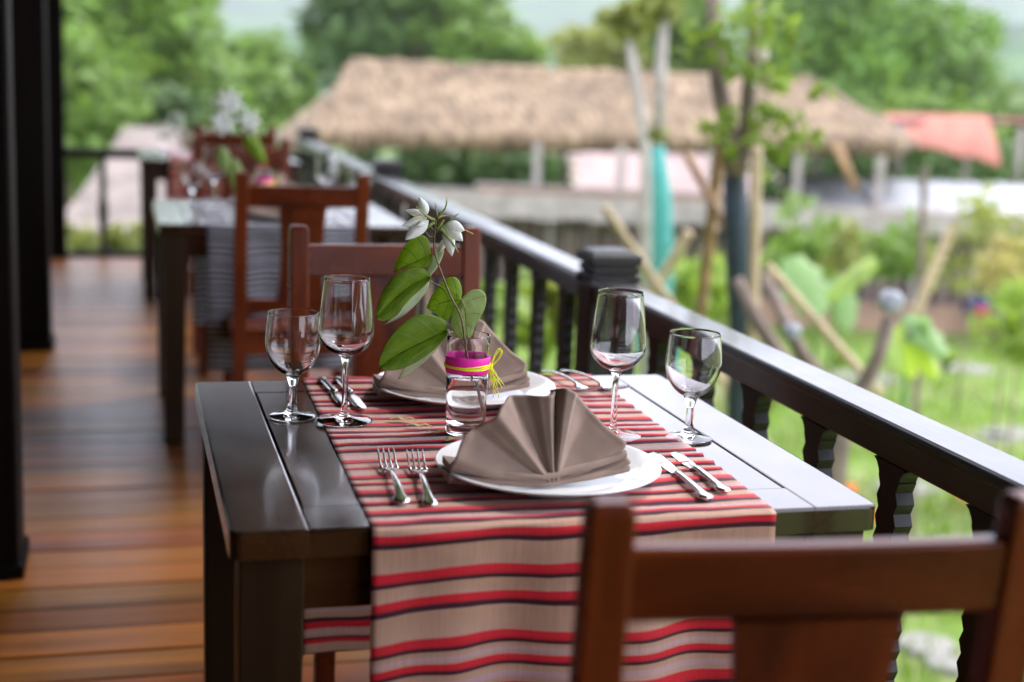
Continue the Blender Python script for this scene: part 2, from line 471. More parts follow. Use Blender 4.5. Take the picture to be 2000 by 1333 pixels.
# ---- haze
hz = bpy.data.materials.new("pale valley haze"); hz.use_nodes = True
hn = hz.node_tree; hn.nodes.clear()
ho = hn.nodes.new("ShaderNodeOutputMaterial"); hv = hn.nodes.new("ShaderNodeVolumePrincipled")
hv.inputs['Color'].default_value = (0.90, 0.95, 0.97, 1); hv.inputs['Density'].default_value = 0.00045; hv.inputs['Anisotropy'].default_value = 0.2
hn.links.new(hv.outputs[0], ho.inputs['Volume'])
MB().box(-3600, 3800, -900, 2700, -6.0, 190.0).build("haze", hz, kind='stuff')

# ---- veranda floor
X0F, X1F, Y1F = -2.6, 1.16, 7.93
fl = MB().box(X0F, X1F, -2.6, Y1F, -0.16, -0.034).build("floor", MT['subfloor'], kind='structure')
pk = MB().box(X0F, X1F, -0.0686, 0.0686, -0.03, 0.0, 0.0035).build("plank", MT['floor'], fl)
pk.location = (0, -2.52, 0)
random.seed(4)
y = -2.52; i = 0
while y < Y1F - 0.21:
    y += 0.1400; i += 1
    q = pk.copy(); col.objects.link(q); q.parent = fl
    q.location = (random.uniform(-.02, .0), y, random.uniform(-0.0016, 0.0010))
    q.rotation_euler = (random.uniform(-.006, .006), 0, random.uniform(-.0006, .0006))

# ---- dark timber posts on the left, unseen light-blocking wall behind them, roof over the veranda
def post_thing(x0, x1, y0, y1, z1, label, name="timber_post"):
    t = thing(name, ((x0 + x1) / 2, (y0 + y1) / 2, 0), label, "post", "timber posts of the veranda")
    MB().box(x0, x1, y0, y1, 0.0, z1, 0.008).build("shaft", MT['post'], t, local=False)
    MB().box(x0 - .012, x1 + .012, y0 - .012, y1 + .012, 0.001, 0.035, 0.004).build("foot_plate", MT['post'], t, local=False)
    return t
ZC = 2.72
post_thing(-0.60, -0.375, 1.97, 2.19, ZC, "nearest dark timber post, cut by the left edge of the picture")
post_thing(-0.64, -0.425, 4.86, 5.08, ZC, "second dark timber post from the front, further along the aisle")
post_thing(-0.56, -0.455, 7.84, 7.94, ZC, "thin dark post at the far end of the aisle, beside the end railing")
wall = MB().box(-2.72, -2.62, -3.2, 8.1, -0.16, ZC + .1).build("light_block_wall", MT['post'])  # out of view, added to keep the left side dark
tag(wall, "unseen dark timber wall added to keep the left side of the veranda dark", "wall")
hb = MB().box(-2.6, 1.2, 8.02, 8.10, 2.16, ZC + .09).build('light_block_beam', MT['post']); tag(hb, 'unseen dark beam added over the far end to keep sky reflections off the tabletop', 'beam')  # unseen, added to block far sky from mirroring in the table's left half
bw_ = MB().box(-2.60, 1.30, -3.3, -3.2, -0.16, ZC + .1).build("light_block_wall", MT['post'])  # unseen, added so no skylight enters from behind the camera
tag(bw_, "unseen dark timber wall added at the near end to keep skylight out", "wall")
MB().box(-2.8, 1.55, -3.4, 9.4, ZC + .101, ZC + .16).build("ceiling", MT['ceiling'], kind='structure')
bmn = MB()
cl = thing("roof_beams", (0, 0, ZC), "dark beams carrying the veranda roof overhead", "roof beam")
for k in range(9):
    yy = -2.6 + k * 1.3
    MB().box(-2.6, 1.5, yy - .05, yy + .05, ZC - .04, ZC + .10).build("beam", MT['ceiling'], cl, local=False)

# ---- railing along the garden side
rail_t = thing("veranda_railing", (1.065, 1.80, 0), "long black wooden railing with zigzag balusters along the garden side", "railing")
def handrail(y0, y1):
    # moulded cap: flat top, rounded nose, small groove, then a square beam below
    xo, xi, zt = 1.109, 1.021, 0.800
    prof = [(xi + .004, zt - .020), (xi - .001, zt - .016), (xi - .001, zt - .008), (xi + .002, zt - .003), (xi + .007, zt), (xo - .006, zt), (xo, zt - .004), (xo + .001, zt - .010), (xo, zt - .018), (xo - .004, zt - .022)]
    pts = [(p[0], p[1]) for p in prof][::-1]
    h = MB().prism(pts, 'Y', y0, y1).build("handrail", MT['black_y'], rail_t, local=False)
    MB().box(xi + .008, xo - .008, y0, y1, .736, zt - .0195, .003).build("rail_beam", MT['black_y'], rail_t, local=False)
    MB().box(xi + .012, xo - .012, y0, y1, .070, .120, .004).build("bottom_rail", MT['black_y'], rail_t, local=False)
segs = [(-2.4, 1.742), (1.858, 4.93), (5.046, 7.93)]
for a, b_ in segs: handrail(a, b_)
def newel(yc, zt, parent=rail_t, xc=1.0895):
    hw, hd = .0645, .058
    bm_ = MB()
    # square shaft, then stacked caps with grooves
    bm_.box(xc - hw, xc + hw, yc - hd, yc + hd, -0.16, zt - .088, .004)
    z = zt - .088
    for h_, g_ in ((.022, .003), (.020, .0), (.020, .003)):
        bm_.box(xc - hw + .007, xc + hw - .007, yc - hd + .007, yc + hd - .007, z, z + .006)
        z += .006
        bm_.box(xc - hw - g_, xc + hw + g_, yc - hd - g_, yc + hd + g_, z, z + h_ - .006, .0035)
        z += h_ - .006
    a = hw + .003; b2 = hd + .003
    n = len(bm_.v)
    ring = [(a, b2, z), (a, b2, z + .009), (a - .012, b2 - .012, z + .019), (a - .035, b2 - .03, z + .024)]
    for (p, q, zz) in ring:
        bm_.v += [(xc - p, yc - q, zz), (xc + p, yc - q, zz), (xc + p, yc + q, zz), (xc - p, yc + q, zz)]
    for r_ in range(3):
        for k in range(4):
            bm_.f.append((n + r_ * 4 + k, n + r_ * 4 + (k + 1) % 4, n + (r_ + 1) * 4 + (k + 1) % 4, n + (r_ + 1) * 4 + k))
    bm_.f.append((n + 12, n + 13, n + 14, n + 15)); bm_.f.append((n + 3, n + 2, n + 1, n))
    return bm_.build("newel_post", MT['black_z'], parent, local=False)
for yc in (1.800, 4.988, 7.985): newel(yc, .873)
def baluster_mb():
    """flat board with a sawtooth outline, flared under the beam"""
    prof = [(.0310, .120), (.0310, .165), (.024, .178)]
    z = .178; wide = True
    while z < .695:
        z += .0172
        prof.append((.0315 if wide else .0235, z)); wide = not wide
    prof += [(.0300, .7120), (.0330, .720), (.040, .7290), (.050, .7350)]
    b2 = MB(); n = len(prof); hx = .015
    for sx in (-1, 1):
        for r, z in prof:
            b2.v += [(sx * hx, -r, z), (sx * hx, r, z)]
    for i in range(n - 1):
        a = 2 * i; c_ = a + 2; o = 2 * n
        b2.f += [(a, a + 1, c_ + 1, c_), (o + a, o + c_, o + c_ + 1, o + a + 1), (a, c_, o + c_, o + a), (a + 1, o + a + 1, o + c_ + 1, c_ + 1)]
    b2.f += [(0, 2 * n, 2 * n + 1, 1), (2 * n - 2, 2 * n - 1, 4 * n - 1, 4 * n - 2)]
    return b2
bal = baluster_mb().build("baluster", MT['black_z'], rail_t)
bys = [round(.27 + .258 * k, 3) for k in range(-9, 6)] + [1.995, 2.265, 2.56] + [round(2.56 + .27 * k, 3) for k in range(1, 9)] + [round(5.18 + .27 * k, 3) for k in range(0, 11)]
bys = [b_ for b_ in bys if b_ < 1.70 or b_ > 1.9]
first = True
for yb in bys:
    q = bal if first else bal.copy()
    if not first: col.objects.link(q); q.parent = rail_t
    first = False
    q.location = (-.022, yb - 1.80, 0.0)

# ---- railing across the far end
er = thing("end_railing", (0.3, 7.95, 0), "thin black railing closing the far end of the veranda aisle", "railing")
MB().box(-0.50, 1.02, 7.925, 7.975, .640, .700, .006).build("handrail", MT['black_x'], er, local=False)
MB().box(-0.50, 1.02, 7.93, 7.97, .0, .035, .004).build("bottom_rail", MT['black_x'], er, local=False)
lp = [(.024, .035), (.024, .06), (.016, .075)] + [(r * 1.3, .075 + .55 * t) for r, t in ((.016, .08), (.022, .3), (.025, .42), (.021, .52), (.014, .6), (.022, .64), (.013, .7), (.022, .76), (.013, .82), (.019, .88), (.014, .94))] + [(.02, .625), (.02, .648)]
eb = MB().lathe(lp, 12).build("baluster", MT['black_z'], er)
for k in range(6):
    q = eb if k == 0 else eb.copy()
    if k: col.objects.link(q); q.parent = er
    q.location = (-.229 - .3 + .27 * k, 0, 0)

# ================================================================== DINING TABLES
TW, TD, TH = 0.855, 0.819, 0.76
def make_table(loc, label):
    t = thing("dining_table", loc, label, "table", "dining tables in a row along the railing")
    mx, my = .096, .0905
    zt, zb = TH, TH - .035
    gp = .0010
    # frame of the top: two long side boards and two end boards, round outer corners
    def board(name, pts, mat, z0=zb, z1=zt):
        bm = bmesh.new()
        vs = [bm.verts.new((x, y, z0)) for x, y in pts]
        f = bm.faces.new(vs)
        r = bmesh.ops.extrude_face_region(bm, geom=[f])
        for v in [g for g in r['geom'] if isinstance(g, bmesh.types.BMVert)]: v.co.z = z1
        bmesh.ops.recalc_face_normals(bm, faces=bm.faces[:])
        ed = [e for e in bm.edges if abs(e.verts[0].co.z - z1) < 1e-6 and abs(e.verts[1].co.z - z1) < 1e-6]
        outer = [e for e in ed if all(min(v.co.x, TW - v.co.x, v.co.y, TD - v.co.y) < .012 for v in e.verts)]
        inner = [e for e in ed if e not in outer]
        if outer: bmesh.ops.bevel(bm, geom=outer, offset=.0045, segments=3, profile=.5, affect='EDGES')
        m_ = MB(); m_.add_bm(bm)
        return m_.build(name, mat, t)
    def corner(cx, cy, a0, r=.014):
        return [(cx + r * math.cos(a0 + PI / 2 * k / 4), cy + r * math.sin(a0 + PI / 2 * k / 4)) for k in range(5)]
    r = .014
    left = corner(r, r, PI) + [(mx - gp, 0), (mx - gp, TD)] + corner(r, TD - r, PI / 2)
    right = [(TW - mx + gp, 0)] + corner(TW - r, r, -PI / 2) + corner(TW - r, TD - r, 0) + [(TW - mx + gp, TD)]
    board("side_board", left, MT['table_y']); board("side_board", right, MT['table_y'])
    board("end_board", [(mx - gp + .0001, 0), (TW - mx + gp - .0001, 0), (TW - mx + gp - .0001, my - gp), (mx - gp + .0001, my - gp)], MT['table_x'])
    board("end_board", [(mx - gp + .0001, TD - my + gp), (TW - mx + gp - .0001, TD - my + gp), (TW - mx + gp - .0001, TD), (mx - gp + .0001, TD)], MT['table_x'])
    MB().box(mx + gp, TW - mx - gp, my + gp, TD - my - gp, zb + .004, zt - .0004, .0012).build("centre_panel", MT['table_y'], t)
    MB().box(mx - gp, TW - mx + gp, my - gp, TD - my + gp, zb + .0005, zb + .0035).build("panel_backing", MT['table_z'], t)
    i_, lw = .012, .078
    for x0 in (i_, TW - i_ - lw):
        for y0 in (i_, TD - i_ - lw):
            # square leg with a shallow taper
            m_ = MB(); n = 0
            w1 = lw; w0 = lw - .010
            c0 = (x0 + lw / 2, y0 + lw / 2)
            for w, z in ((w0, 0), (w1, .62), (w1, zb - .0005)):
                m_.v += [(c0[0] - w / 2, c0[1] - w / 2, z), (c0[0] + w / 2, c0[1] - w / 2, z), (c0[0] + w / 2, c0[1] + w / 2, z), (c0[0] - w / 2, c0[1] + w / 2, z)]
            for r_ in range(2):
                for k in range(4):
                    m_.f.append((r_ * 4 + k, r_ * 4 + (k + 1) % 4, r_ * 4 + 4 + (k + 1) % 4, r_ * 4 + 4 + k))
            m_.f += [(3, 2, 1, 0), (8, 9, 10, 11)]
            o = m_.build("leg", MT['table_z'], t)
            bv = o.modifiers.new("b", 'BEVEL'); bv.width = .003; bv.segments = 2; bv.limit_method = 'ANGLE'
    ah = .648
    for y0 in (i_ + .018, TD - i_ - .018 - .022):
        MB().box(i_ + lw, TW - i_ - lw, y0, y0 + .022, ah, zb - .0005, .002).build("apron", MT['table_x'], t)
    for x0 in (i_ + .018, TW - i_ - .018 - .022):
        MB().box(x0, x0 + .022, i_ + lw, TD - i_ - lw, ah, zb - .0005, .002).build("apron", MT['table_y'], t)
    return t
table1 = make_table((0, 0, 0), "dark wooden table in front, laid with red striped runner")
table2 = copy_tree(table1, (0.0, 3.2, 0), label="dark table in the middle of the row, under the grey striped runner")
table3 = copy_tree(table1, (-0.02, 6.2, 0), label="farthest dark table, at the end of the veranda with red runner")

# ---- chairs
def make_chair():
    t = thing("dining_chair", (0, 0, 0), None, "chair", "mahogany dining chairs")
    W = .421; pw = .041; pd = .032
    hgt = .965; lean = .042
    def ypost(z):   # back posts lean back above the seat
        if z < .44: return -.02 * (1 - z / .44) 
        return -lean * ((z - .44) / (hgt - .44)) ** 1.25
    for s_ in (-1, 1):
        xc = s_ * (W / 2 - pw / 2)
        rows = []
        zs = [0, .2, .40, .48, .56, .64, .72, .80, .88, .955, hgt]
        m_ = MB()
        for k, z in enumerate(zs):
            w = pw / 2 - (.004 if z == hgt else 0); d_ = pd / 2 - (.003 if z == hgt else 0)
            y_ = ypost(z)
            m_.v += [(xc - w, y_ - d_, z), (xc + w, y_ - d_, z), (xc + w, y_ + d_, z), (xc - w, y_ + d_, z)]
        for r_ in range(len(zs) - 1):
            for k in range(4):
                m_.f.append((r_ * 4 + k, r_ * 4 + (k + 1) % 4, r_ * 4 + 4 + (k + 1) % 4, r_ * 4 + 4 + k))
        n = (len(zs) - 1) * 4
        m_.f += [(3, 2, 1, 0), (n, n + 1, n + 2, n + 3)]
        o = m_.build("back_post", MT['chair_z'], t)
        bv = o.modifiers.new("b", 'BEVEL'); bv.width = .004; bv.segments = 2; bv.limit_method = 'ANGLE'; bv.angle_limit = R(50)
        MB().box(xc - .019, xc + .019, .385, .423, 0, .43, .003).build("leg", MT['chair_z'], t)
    xi = W / 2 - pw - .0005
    def curved(z0, z1, x0, x1, th, name, mat, bow=.005, n=12, arch=.0):
        m_ = MB(); P_ = []
        for k in range(n + 1):
            x = lerp(x0, x1, k / n); b0 = bow * (1 - (x / xi) ** 2)
            ya0, ya1 = ypost(z0) - b0, ypost(z1) - b0
            e = arch * (1 - (2 * k / n - 1) ** 2)
            c_ = .004
            P_.append([(x, ya0 - th / 2, z0 + c_), (x, ya0 - th / 2 + c_, z0), (x, ya0 + th / 2 - c_, z0), (x, ya0 + th / 2, z0 + c_),
                       (x, ya1 + th / 2, z1 - c_ + e), (x, ya1 + th / 2 - c_, z1 + e), (x, ya1 - th / 2 + c_, z1 + e), (x, ya1 - th / 2, z1 - c_ + e), (x, ya0 - th / 2, z0 + c_)])
        m_.grid(P_)
        m_.f.append(tuple(range(8))[::-1]); m_.f.append(tuple((n) * 9 + i for i in range(8)))
        return m_.build(name, mat, t)
    curved(.856, .924, -xi, xi, .024, "top_rail", MT['chair_x'])
    curved(.515, .560, -xi, xi, .020, "lower_rail", MT['chair_x'])
    # centre slat, slightly waisted
    m_ = MB(); P_ = []
    for k in range(13):
        z = lerp(.5595, .8565, k / 12); w = .076 - .010 * math.sin(PI * k / 12)
        y_ = ypost(z) - .0145; th = .007
        P_.append([(-w, y_ - th, z), (w, y_ - th, z), (w, y_ + th, z), (-w, y_ + th, z), (-w, y_ - th, z)])
    m_.grid(P_); m_.build("back_slat", MT['chair_z'], t)
    # seat of three boards dished a little
    sw = W / 2 + .002
    for k in range(3):
        a = lerp(-sw, sw, k / 3) + .0008; b_ = lerp(-sw, sw, (k + 1) / 3) - .0008
        MB().box(a, b_, .020, .440, .431, .455, .005).build("seat_board", MT['chair_z'], t)
    for y0 in (-.004, .392): MB().box(-xi, xi, y0, y0 + .020, .375, .430, .002).build("seat_rail", MT['chair_x'], t)
    for s_ in (-1, 1):
        x0 = s_ * (W / 2 - .022)
        MB().box(x0 - .010, x0 + .010, .018, .386, .375, .430, .002).build("side_rail", MT['chair_x'], t)
        MB().box(x0 - .009, x0 + .009, .010, .386, .165, .195, .002).build("stretcher", MT['chair_x'], t)
    MB().box(-W / 2 + .032, W / 2 - .032, .19, .210, .168, .192, .002).build("stretcher", MT['chair_x'], t)
    return t
ch1 = make_chair(); ch1.location = (.461, -.535, 0); ch1.rotation_euler = (0, 0, R(-4.5))
ch1['label'] = "nearest chair, its blurred back filling the lower right corner"
copy_tree(ch1, (.437, 1.375, 0), PI + R(1.0), "mahogany chair across the front table, right behind the flower sprig")
copy_tree(ch1, (.432, 2.90, 0), R(0.5), "mahogany chair on the near side of the grey runner table")
copy_tree(ch1, (.395, 4.72, 0), PI, "mahogany chair on the far side of the grey runner table")
copy_tree(ch1, (.455, 5.98, 0), R(3), "mahogany chair pulled up to the farthest table, near side")

# ================================================================== TABLE SETTINGS
def make_runner(name, mat, x0, x1, seed, drop_f, drop_b, res=.004, wig=1.0, skew=.0, period=.040, lab=None):
    """cloth laid over the table, hanging front and back; origin = the table's"""
    top = TH + .0012; rr = .010
    L = drop_f + TD + drop_b
    n = int(L / res); mX = int((x1 - x0) / .009)
    m_ = MB(); m_.uv = []; P_ = []
    for i in range(n + 1):
        s_ = -drop_f + L * i / n        # 0 at front edge of the table, TD at the back edge
        row = []
        for j in range(mX + 1):
            u = j / mX; x = lerp(x0, x1, u)
            xs = x + skew * s_
            fr = vn(x * 9 + seed, s_ * 9, 1.3) ; f2 = vn(x * 3.1 + seed, s_ * 24, 5.1)
            warp = s_ + .009 * vn(x * 4, s_ * 5, seed) + .0045 * vn(x * 13, s_ * 11, seed + 4)
            pk = (warp + period * .13 * math.sin(71 * warp) + period * .12 * math.sin(29.3 * warp)) / period
            ph = pk - math.floor(pk)
            pill = 1.25 * math.sin(PI * (ph - .12) / .34) if .12 < ph < .46 else (.55 * math.sin(PI * (ph - .46) / .54) * (.5 + fr) if ph >= .46 else -.6 * math.sin(PI * ph / .12))
            amp = .0018 * wig * (1.0 + 1.4 * fr)
            bul = pill * max(amp, .0002) + wig * (.0016 * max(0, f2) + .0006 * vn(x * 60, s_ * 60))
            if -.02 < s_ < TD + .02:      # a few soft folds that run across
                bul += wig * .0085 * max(0, vn(x * 2.2 + 3, s_ * 5.0 + seed, 2) - .25)
            if s_ < -rr:        # hanging front
                fold = (.0110 * math.sin(x * 23 + seed + 1.2 * s_) + .004 * math.sin(x * 51 + 2 * s_)) * min(1, (-s_) / .10) + .005 * fr
                row.append((xs + .003 * vn(s_ * 6, seed), -rr * .62 - .004 - .012 * min(1, -s_ / .3) - fold - bul, top - rr * .5 + (s_ + rr)))
            elif s_ < rr:
                a = (s_ + rr) / (2 * rr) * PI / 2
                row.append((xs, -rr * .62 - .004 + (rr * 1.6 + .004) * (1 - math.cos(a)) - bul * math.cos(a), top - rr * .5 + rr * .5 * math.sin(a) + bul * math.sin(a)))
            elif s_ < TD - rr:
                row.append((xs, s_, top + bul))
            elif s_ < TD + rr:
                a = (s_ - TD + rr) / (2 * rr) * PI / 2
                row.append((xs, TD - rr + (rr * 1.6 + .004) * math.sin(a) + bul * math.sin(a), top - rr * .5 * (1 - math.cos(a)) + bul * math.cos(a)))
            else:
                fold = .005 * math.sin(x * 19 + seed) * min(1, (s_ - TD) / .15)
                row.append((xs, TD + rr * .6 + .004 + bul + fold + .01 * min(1, (s_ - TD) / .3), top - rr * .5 - (s_ - TD - rr)))
            m_.uv.append((x, warp))
        P_.append(row)
    m_.grid(P_)
    o = m_.build(name, mat, smooth=True, loc=(0, 0, TH)) if False else m_.build(name, mat, smooth=True)
    md = o.modifiers.new("thick", 'SOLIDIFY'); md.thickness = .0009; md.offset = -1
    return tag(o, lab, "table runner", "striped table runners")
run1 = make_runner("table_runner", MT['runner_red'], .168, .700, 3.3, .50, .53, skew=.02, lab="red and tan striped cloth runner hanging over the front table's edge")
run2 = make_runner("table_runner", MT['runner_grey'], .155, .700, 8.1, .50, .50, res=.009, wig=.7, period=.021, lab="grey and black striped runner on the middle table")
run2.location = (0, 3.2, 0)
run3 = make_runner("table_runner", MT['runner_coral'], .155, .700, 5.7, .50, .50, res=.009, wig=.7, lab="red striped runner on the farthest table")
run3.location = (-.02, 6.2, 0)

# ---- plate
def plate_mb(r=.155):
    k = r / .155
    pr = [(0, .004), (.085, .004), (.090, .0), (.097, .0), (.100, .004), (.120, .0105), (.140, .0165), (.1535, .0205), (.155, .0218), (.1545, .0232), (.1525, .0236), (.150, .0232), (.135, .0185), (.112, .0125), (.103, .0085), (.096, .0062), (0, .0060)]
    return MB().lathe([(a * k, z) for a, z in pr], 96)
def plate(loc, label):
    o = plate_mb().build("dinner_plate", MT['porcelain'], smooth=True); o.location = loc
    return tag(o, label, "plate", "white dinner plates under the folded napkins")
ZP = TH + .0035
pl = plate((.441, .1695, ZP), "white plate nearest the camera, under the front napkin")
def cp(o, loc, label, rz=None):
    c = copy_tree(o, loc, rz, label); return c
cp(pl, (.439, .66, ZP), "white plate across the front table, behind the flower vase")
cp(pl, (.441, 3.37, ZP), "white plate on the near side of the grey runner")
cp(pl, (.439, 3.86, ZP), "white plate on the far side of the grey runner")
cp(pl, (.421, 6.37, ZP), "white plate on the near side of the farthest table")
cp(pl, (.419, 6.86, ZP), "white plate on the far side of the farthest table")

# ---- napkin folded into a fan
def make_napkin(loc, label, rz=0.0, sc=1.0):
    t = thing("folded_napkin", loc, label, "napkin", "taupe fan folded napkins", rz)
    K = 2.255e-4
    rays = [  # end of every fold line: across, up, forward(+)/back(-)
        (-620, 118, -.004), (-612, 145, .004), (-590, 190, .010), (-525, 300, .003), (-455, 345, -.006), (-385, 395, .004), (-325, 440, .014), (-255, 498, -.004),
        (-190, 518, -.026), (-110, 525, -.020), (-35, 536, -.002), (20, 540, .004), (66, 548, -.012), (84, 548, -.028), (100, 574, -.006), (128, 585, .006), (176, 560, .006), (206, 528, -.008),
        (290, 430, -.022), (390, 315, -.012), (470, 250, .001), (468, 205, -.004), (430, 170, -.016), (478, 150, -.004), (492, 128, .004)]
    n_sub = 5; nr = 44
    lean = R(24)
    def surf(u, v, n):
        # fan stands on the base folds and leans back
        return Vector((u, v * math.sin(lean) - n, v * math.cos(lean)))
    cols_ = []
    ext = []
    for k in range(len(rays) - 1):
        for q in range(n_sub):
            w = q / n_sub; ws = .5 * w + .5 * smoothstep(w)
            a, b_ = rays[k], rays[k + 1]
            p0 = rays[max(k - 1, 0)]; p3 = rays[min(k + 2, len(rays) - 1)]
            cr = [.5 * (2 * a[c_] + (b_[c_] - p0[c_]) * w + (2 * p0[c_] - 5 * a[c_] + 4 * b_[c_] - p3[c_]) * w * w + (3 * a[c_] - p0[c_] - 3 * b_[c_] + p3[c_]) * w ** 3) for c_ in (0, 1)]
            ext.append((cr[0], cr[1], lerp(a[2], b_[2], ws)))
    ext.append(rays[-1])
    m_ = MB(); P_ = []
    N = len(ext)
    for k, (u, v, n) in enumerate(ext):
        row = []
        du = (k / N - .5) * .022           # the fold lines do not quite meet at the pinch
        for r_ in range(nr + 1):
            p = r_ / nr
            e = p ** .62
            sag = .006 * math.sin(PI * p) * (1 if v < 250 else .3)
            uu = lerp(du, u * K, p); vv_ = lerp(.006, v * K, p) - sag * (1 if abs(u) > 350 else 0)
            nn = n * e  + .010 * (1 - p) ** 3
            nn += .0014 * vn(uu * 40, vv_ * 40, 3.3) + .0022 * vn(uu * 14, vv_ * 14, 8.3) + (.0007 if .945 < p < .99 else 0)
            row.append(surf(uu, vv_, nn))
        P_.append(row)
    m_.grid(P_)
    o = m_.build("fan", MT['napkin'], t, smooth=True)
    md = o.modifiers.new("thick", 'SOLIDIFY'); md.thickness = .0022; md.offset = 0
    # a second layer behind, so that the fan is a doubled cloth
    m2 = MB()
    P2 = [[Vector((p.x * .97, p.y + .010 + .004 * abs(math.sin(i_ * .35)), p.z * .965)) for p in row] for i_, row in enumerate(P_)]
    m2.grid(P2); o2 = m2.build("back_layer", MT['napkin'], t, smooth=True)
    md = o2.modifiers.new("thick", 'SOLIDIFY'); md.thickness = .0022; md.offset = 0
    # folded bands lying along the base: a left and a right arm, two layers each
    def band(z0, h, xl, xr, yl, name, back=.050, zl=0, zr=0, front=0.0):
        m_ = MB(); P_ = []
        nn = 40
        for k in range(nn + 1):
            w = k / nn; x = lerp(xl, xr, w)
            c_ = abs(2 * w - 1)
            y_ = -.012 + front + yl * c_ ** 1.3 + .0015 * vn(x * 30, z0 * 99)
            zz = z0 + (zl if w < .5 else zr) * c_ ** 1.4
            hh = h * (.55 + .45 * c_ ** .7)
            b = back
            ring = [(0, .5), (.0016, .12), (.006, 0), (b, .05), (b, .95), (.012, .98), (.005, .96), (.0012, .78)]
            P_.append([Vector((x, y_ + a, zz + hh * q)) for a, q in ring] + [Vector((x, y_, zz + hh * .5))])
        m_.grid(P_)
        m_.f.append(tuple(range(8))[::-1]); m_.f.append(tuple(nn * 9 + i for i in range(8)))
        return m_.build(name, MT['napkin'], t, smooth=False)
    band(.0012, .0115, -.139, .111, .020, "base_fold", zl=.003, zr=.010)
    band(.0100, .0115, -.137, .108, .024, "base_fold", zl=.007, zr=.018, front=.003)
    t.scale = (sc, sc, sc)
    return t
ZN = ZP + .0070
np1 = make_napkin((.4300, .108, ZN), "taupe fan napkin on the nearest plate, in front of the vase")
cp(np1, (.430, .615, ZN), "taupe fan napkin on the plate behind the flower vase", R(2)).scale = (1.04, 1.04, 1.04)
cp(np1, (.430, 3.31, ZN), "taupe fan napkin on the near side of the grey runner", R(3))
cp(np1, (.430, 3.82, ZN), "taupe fan napkin on the far side of the grey runner", R(-4))
cp(np1, (.410, 6.31, ZN), "taupe fan napkin on the near side of the farthest table", R(-2))
cp(np1, (.410, 6.82, ZN), "taupe fan napkin on the far side of the farthest table", R(4))

# ---- glasses
def crv(pts, n=8):
    """catmull-rom through (r,z)"""
    out = []
    P_ = [pts[0]] + pts + [pts[-1]]
    for i in range(1, len(P_) - 2):
        for k in range(n):
            t = k / n; t2 = t * t; t3 = t2 * t
            out.append(tuple(.5 * ((2 * P_[i][a]) + (-P_[i - 1][a] + P_[i + 1][a]) * t + (2 * P_[i - 1][a] - 5 * P_[i][a] + 4 * P_[i + 1][a] - P_[i + 2][a]) * t2 + (-P_[i - 1][a] + 3 * P_[i][a] - 3 * P_[i + 1][a] + P_[i + 2][a]) * t3) for a in (0, 1)))
    out.append(pts[-1]); return out
def glass_prof(H, rb, rr, rm, zbowl, zmax, rs, tall):
    th = .0008
    foot = crv([(rb, .0014), (rb - .0015, .0026), (rb * .66, .0042), (rb * .36, .0068), (rs * 1.7, .0125), (rs * 1.15, .024), (rs, lerp(.03, zbowl, .5)), (rs * 1.05, zbowl - .016), (rs * 1.7, zbowl - .004)], 6)
    def bowl(off, z0):
        q = []
        for k in range(1, 19):
            a = PI / 2 * k / 18
            r_ = rm * math.sin(a) ** .92; z_ = zmax - (zmax - z0) * math.cos(a) ** 1.12
            if r_ > rs * 2.2: q.append((r_ - off, z_))
        for k in range(1, 17):
            t_ = k / 16; q.append((rm - (rm - rr) * t_ ** tall - off, lerp(zmax, H, t_)))
        return q
    o = foot + bowl(0, zbowl)
    i_ = bowl(th, zbowl + .0042)[::-1] + [(.006, zbowl + .0062), (0, zbowl + .0058)]
    return [(0, .0003), (rb * .5, .0003), (rb - .003, .0003), (rb - .0008, .0005)] + o + [(rr - th * .2, H + .0004), (rr - th * .8, H + .0004)] + i_
def make_glass(name, prof, loc, label, group):
    m_ = MB().lathe(prof, 64)
    o = m_.build(name, MT['glass'], smooth=True, weld=True); o.location = loc
    return tag(o, label, "wine glass", group)
ZG = TH + .0032
tallp = glass_prof(.2252, .0437, .0345, .0428, .104, .142, .0044, 1.25)
shortp = glass_prof(.1672, .0365, .0388, .0433, .067, .121, .0056, 1.6)
G1, G2 = "tall wine glasses", "short wine glasses"
ga = make_glass("tall_wine_glass", tallp, (.2121, .5093, ZG), "tall empty wine glass on the left of the front table, left of the leaves", G1)
gb = make_glass("short_wine_glass", shortp, (.1365, .5523, ZG - .0025), "short wine glass on bare wood at the front table's left", G2)
cp(ga, (.607, .375, ZG), "tall wine glass behind the front napkin's right side, on red runner")
cp(gb, (.7247, .3564, ZG - .0025), "short wine glass on the groove at the front table's right")
for (dy, dx, nm) in ((3.2, 0, "middle"), (6.2, -.02, "farthest")):
    cp(ga, (.2121 + dx, .5093 + dy, ZG), "tall wine glass at the left of the %s table" % nm)
    cp(gb, (.1365 + dx, .5523 + dy, ZG), "short wine glass at the left of the %s table" % nm)
    cp(ga, (.607 + dx, .375 + dy, ZG), "tall wine glass at the right of the %s table" % nm)
    cp(gb, (.7247 + dx, .3564 + dy, ZG - .0025), "short wine glass at the right of the %s table" % nm)

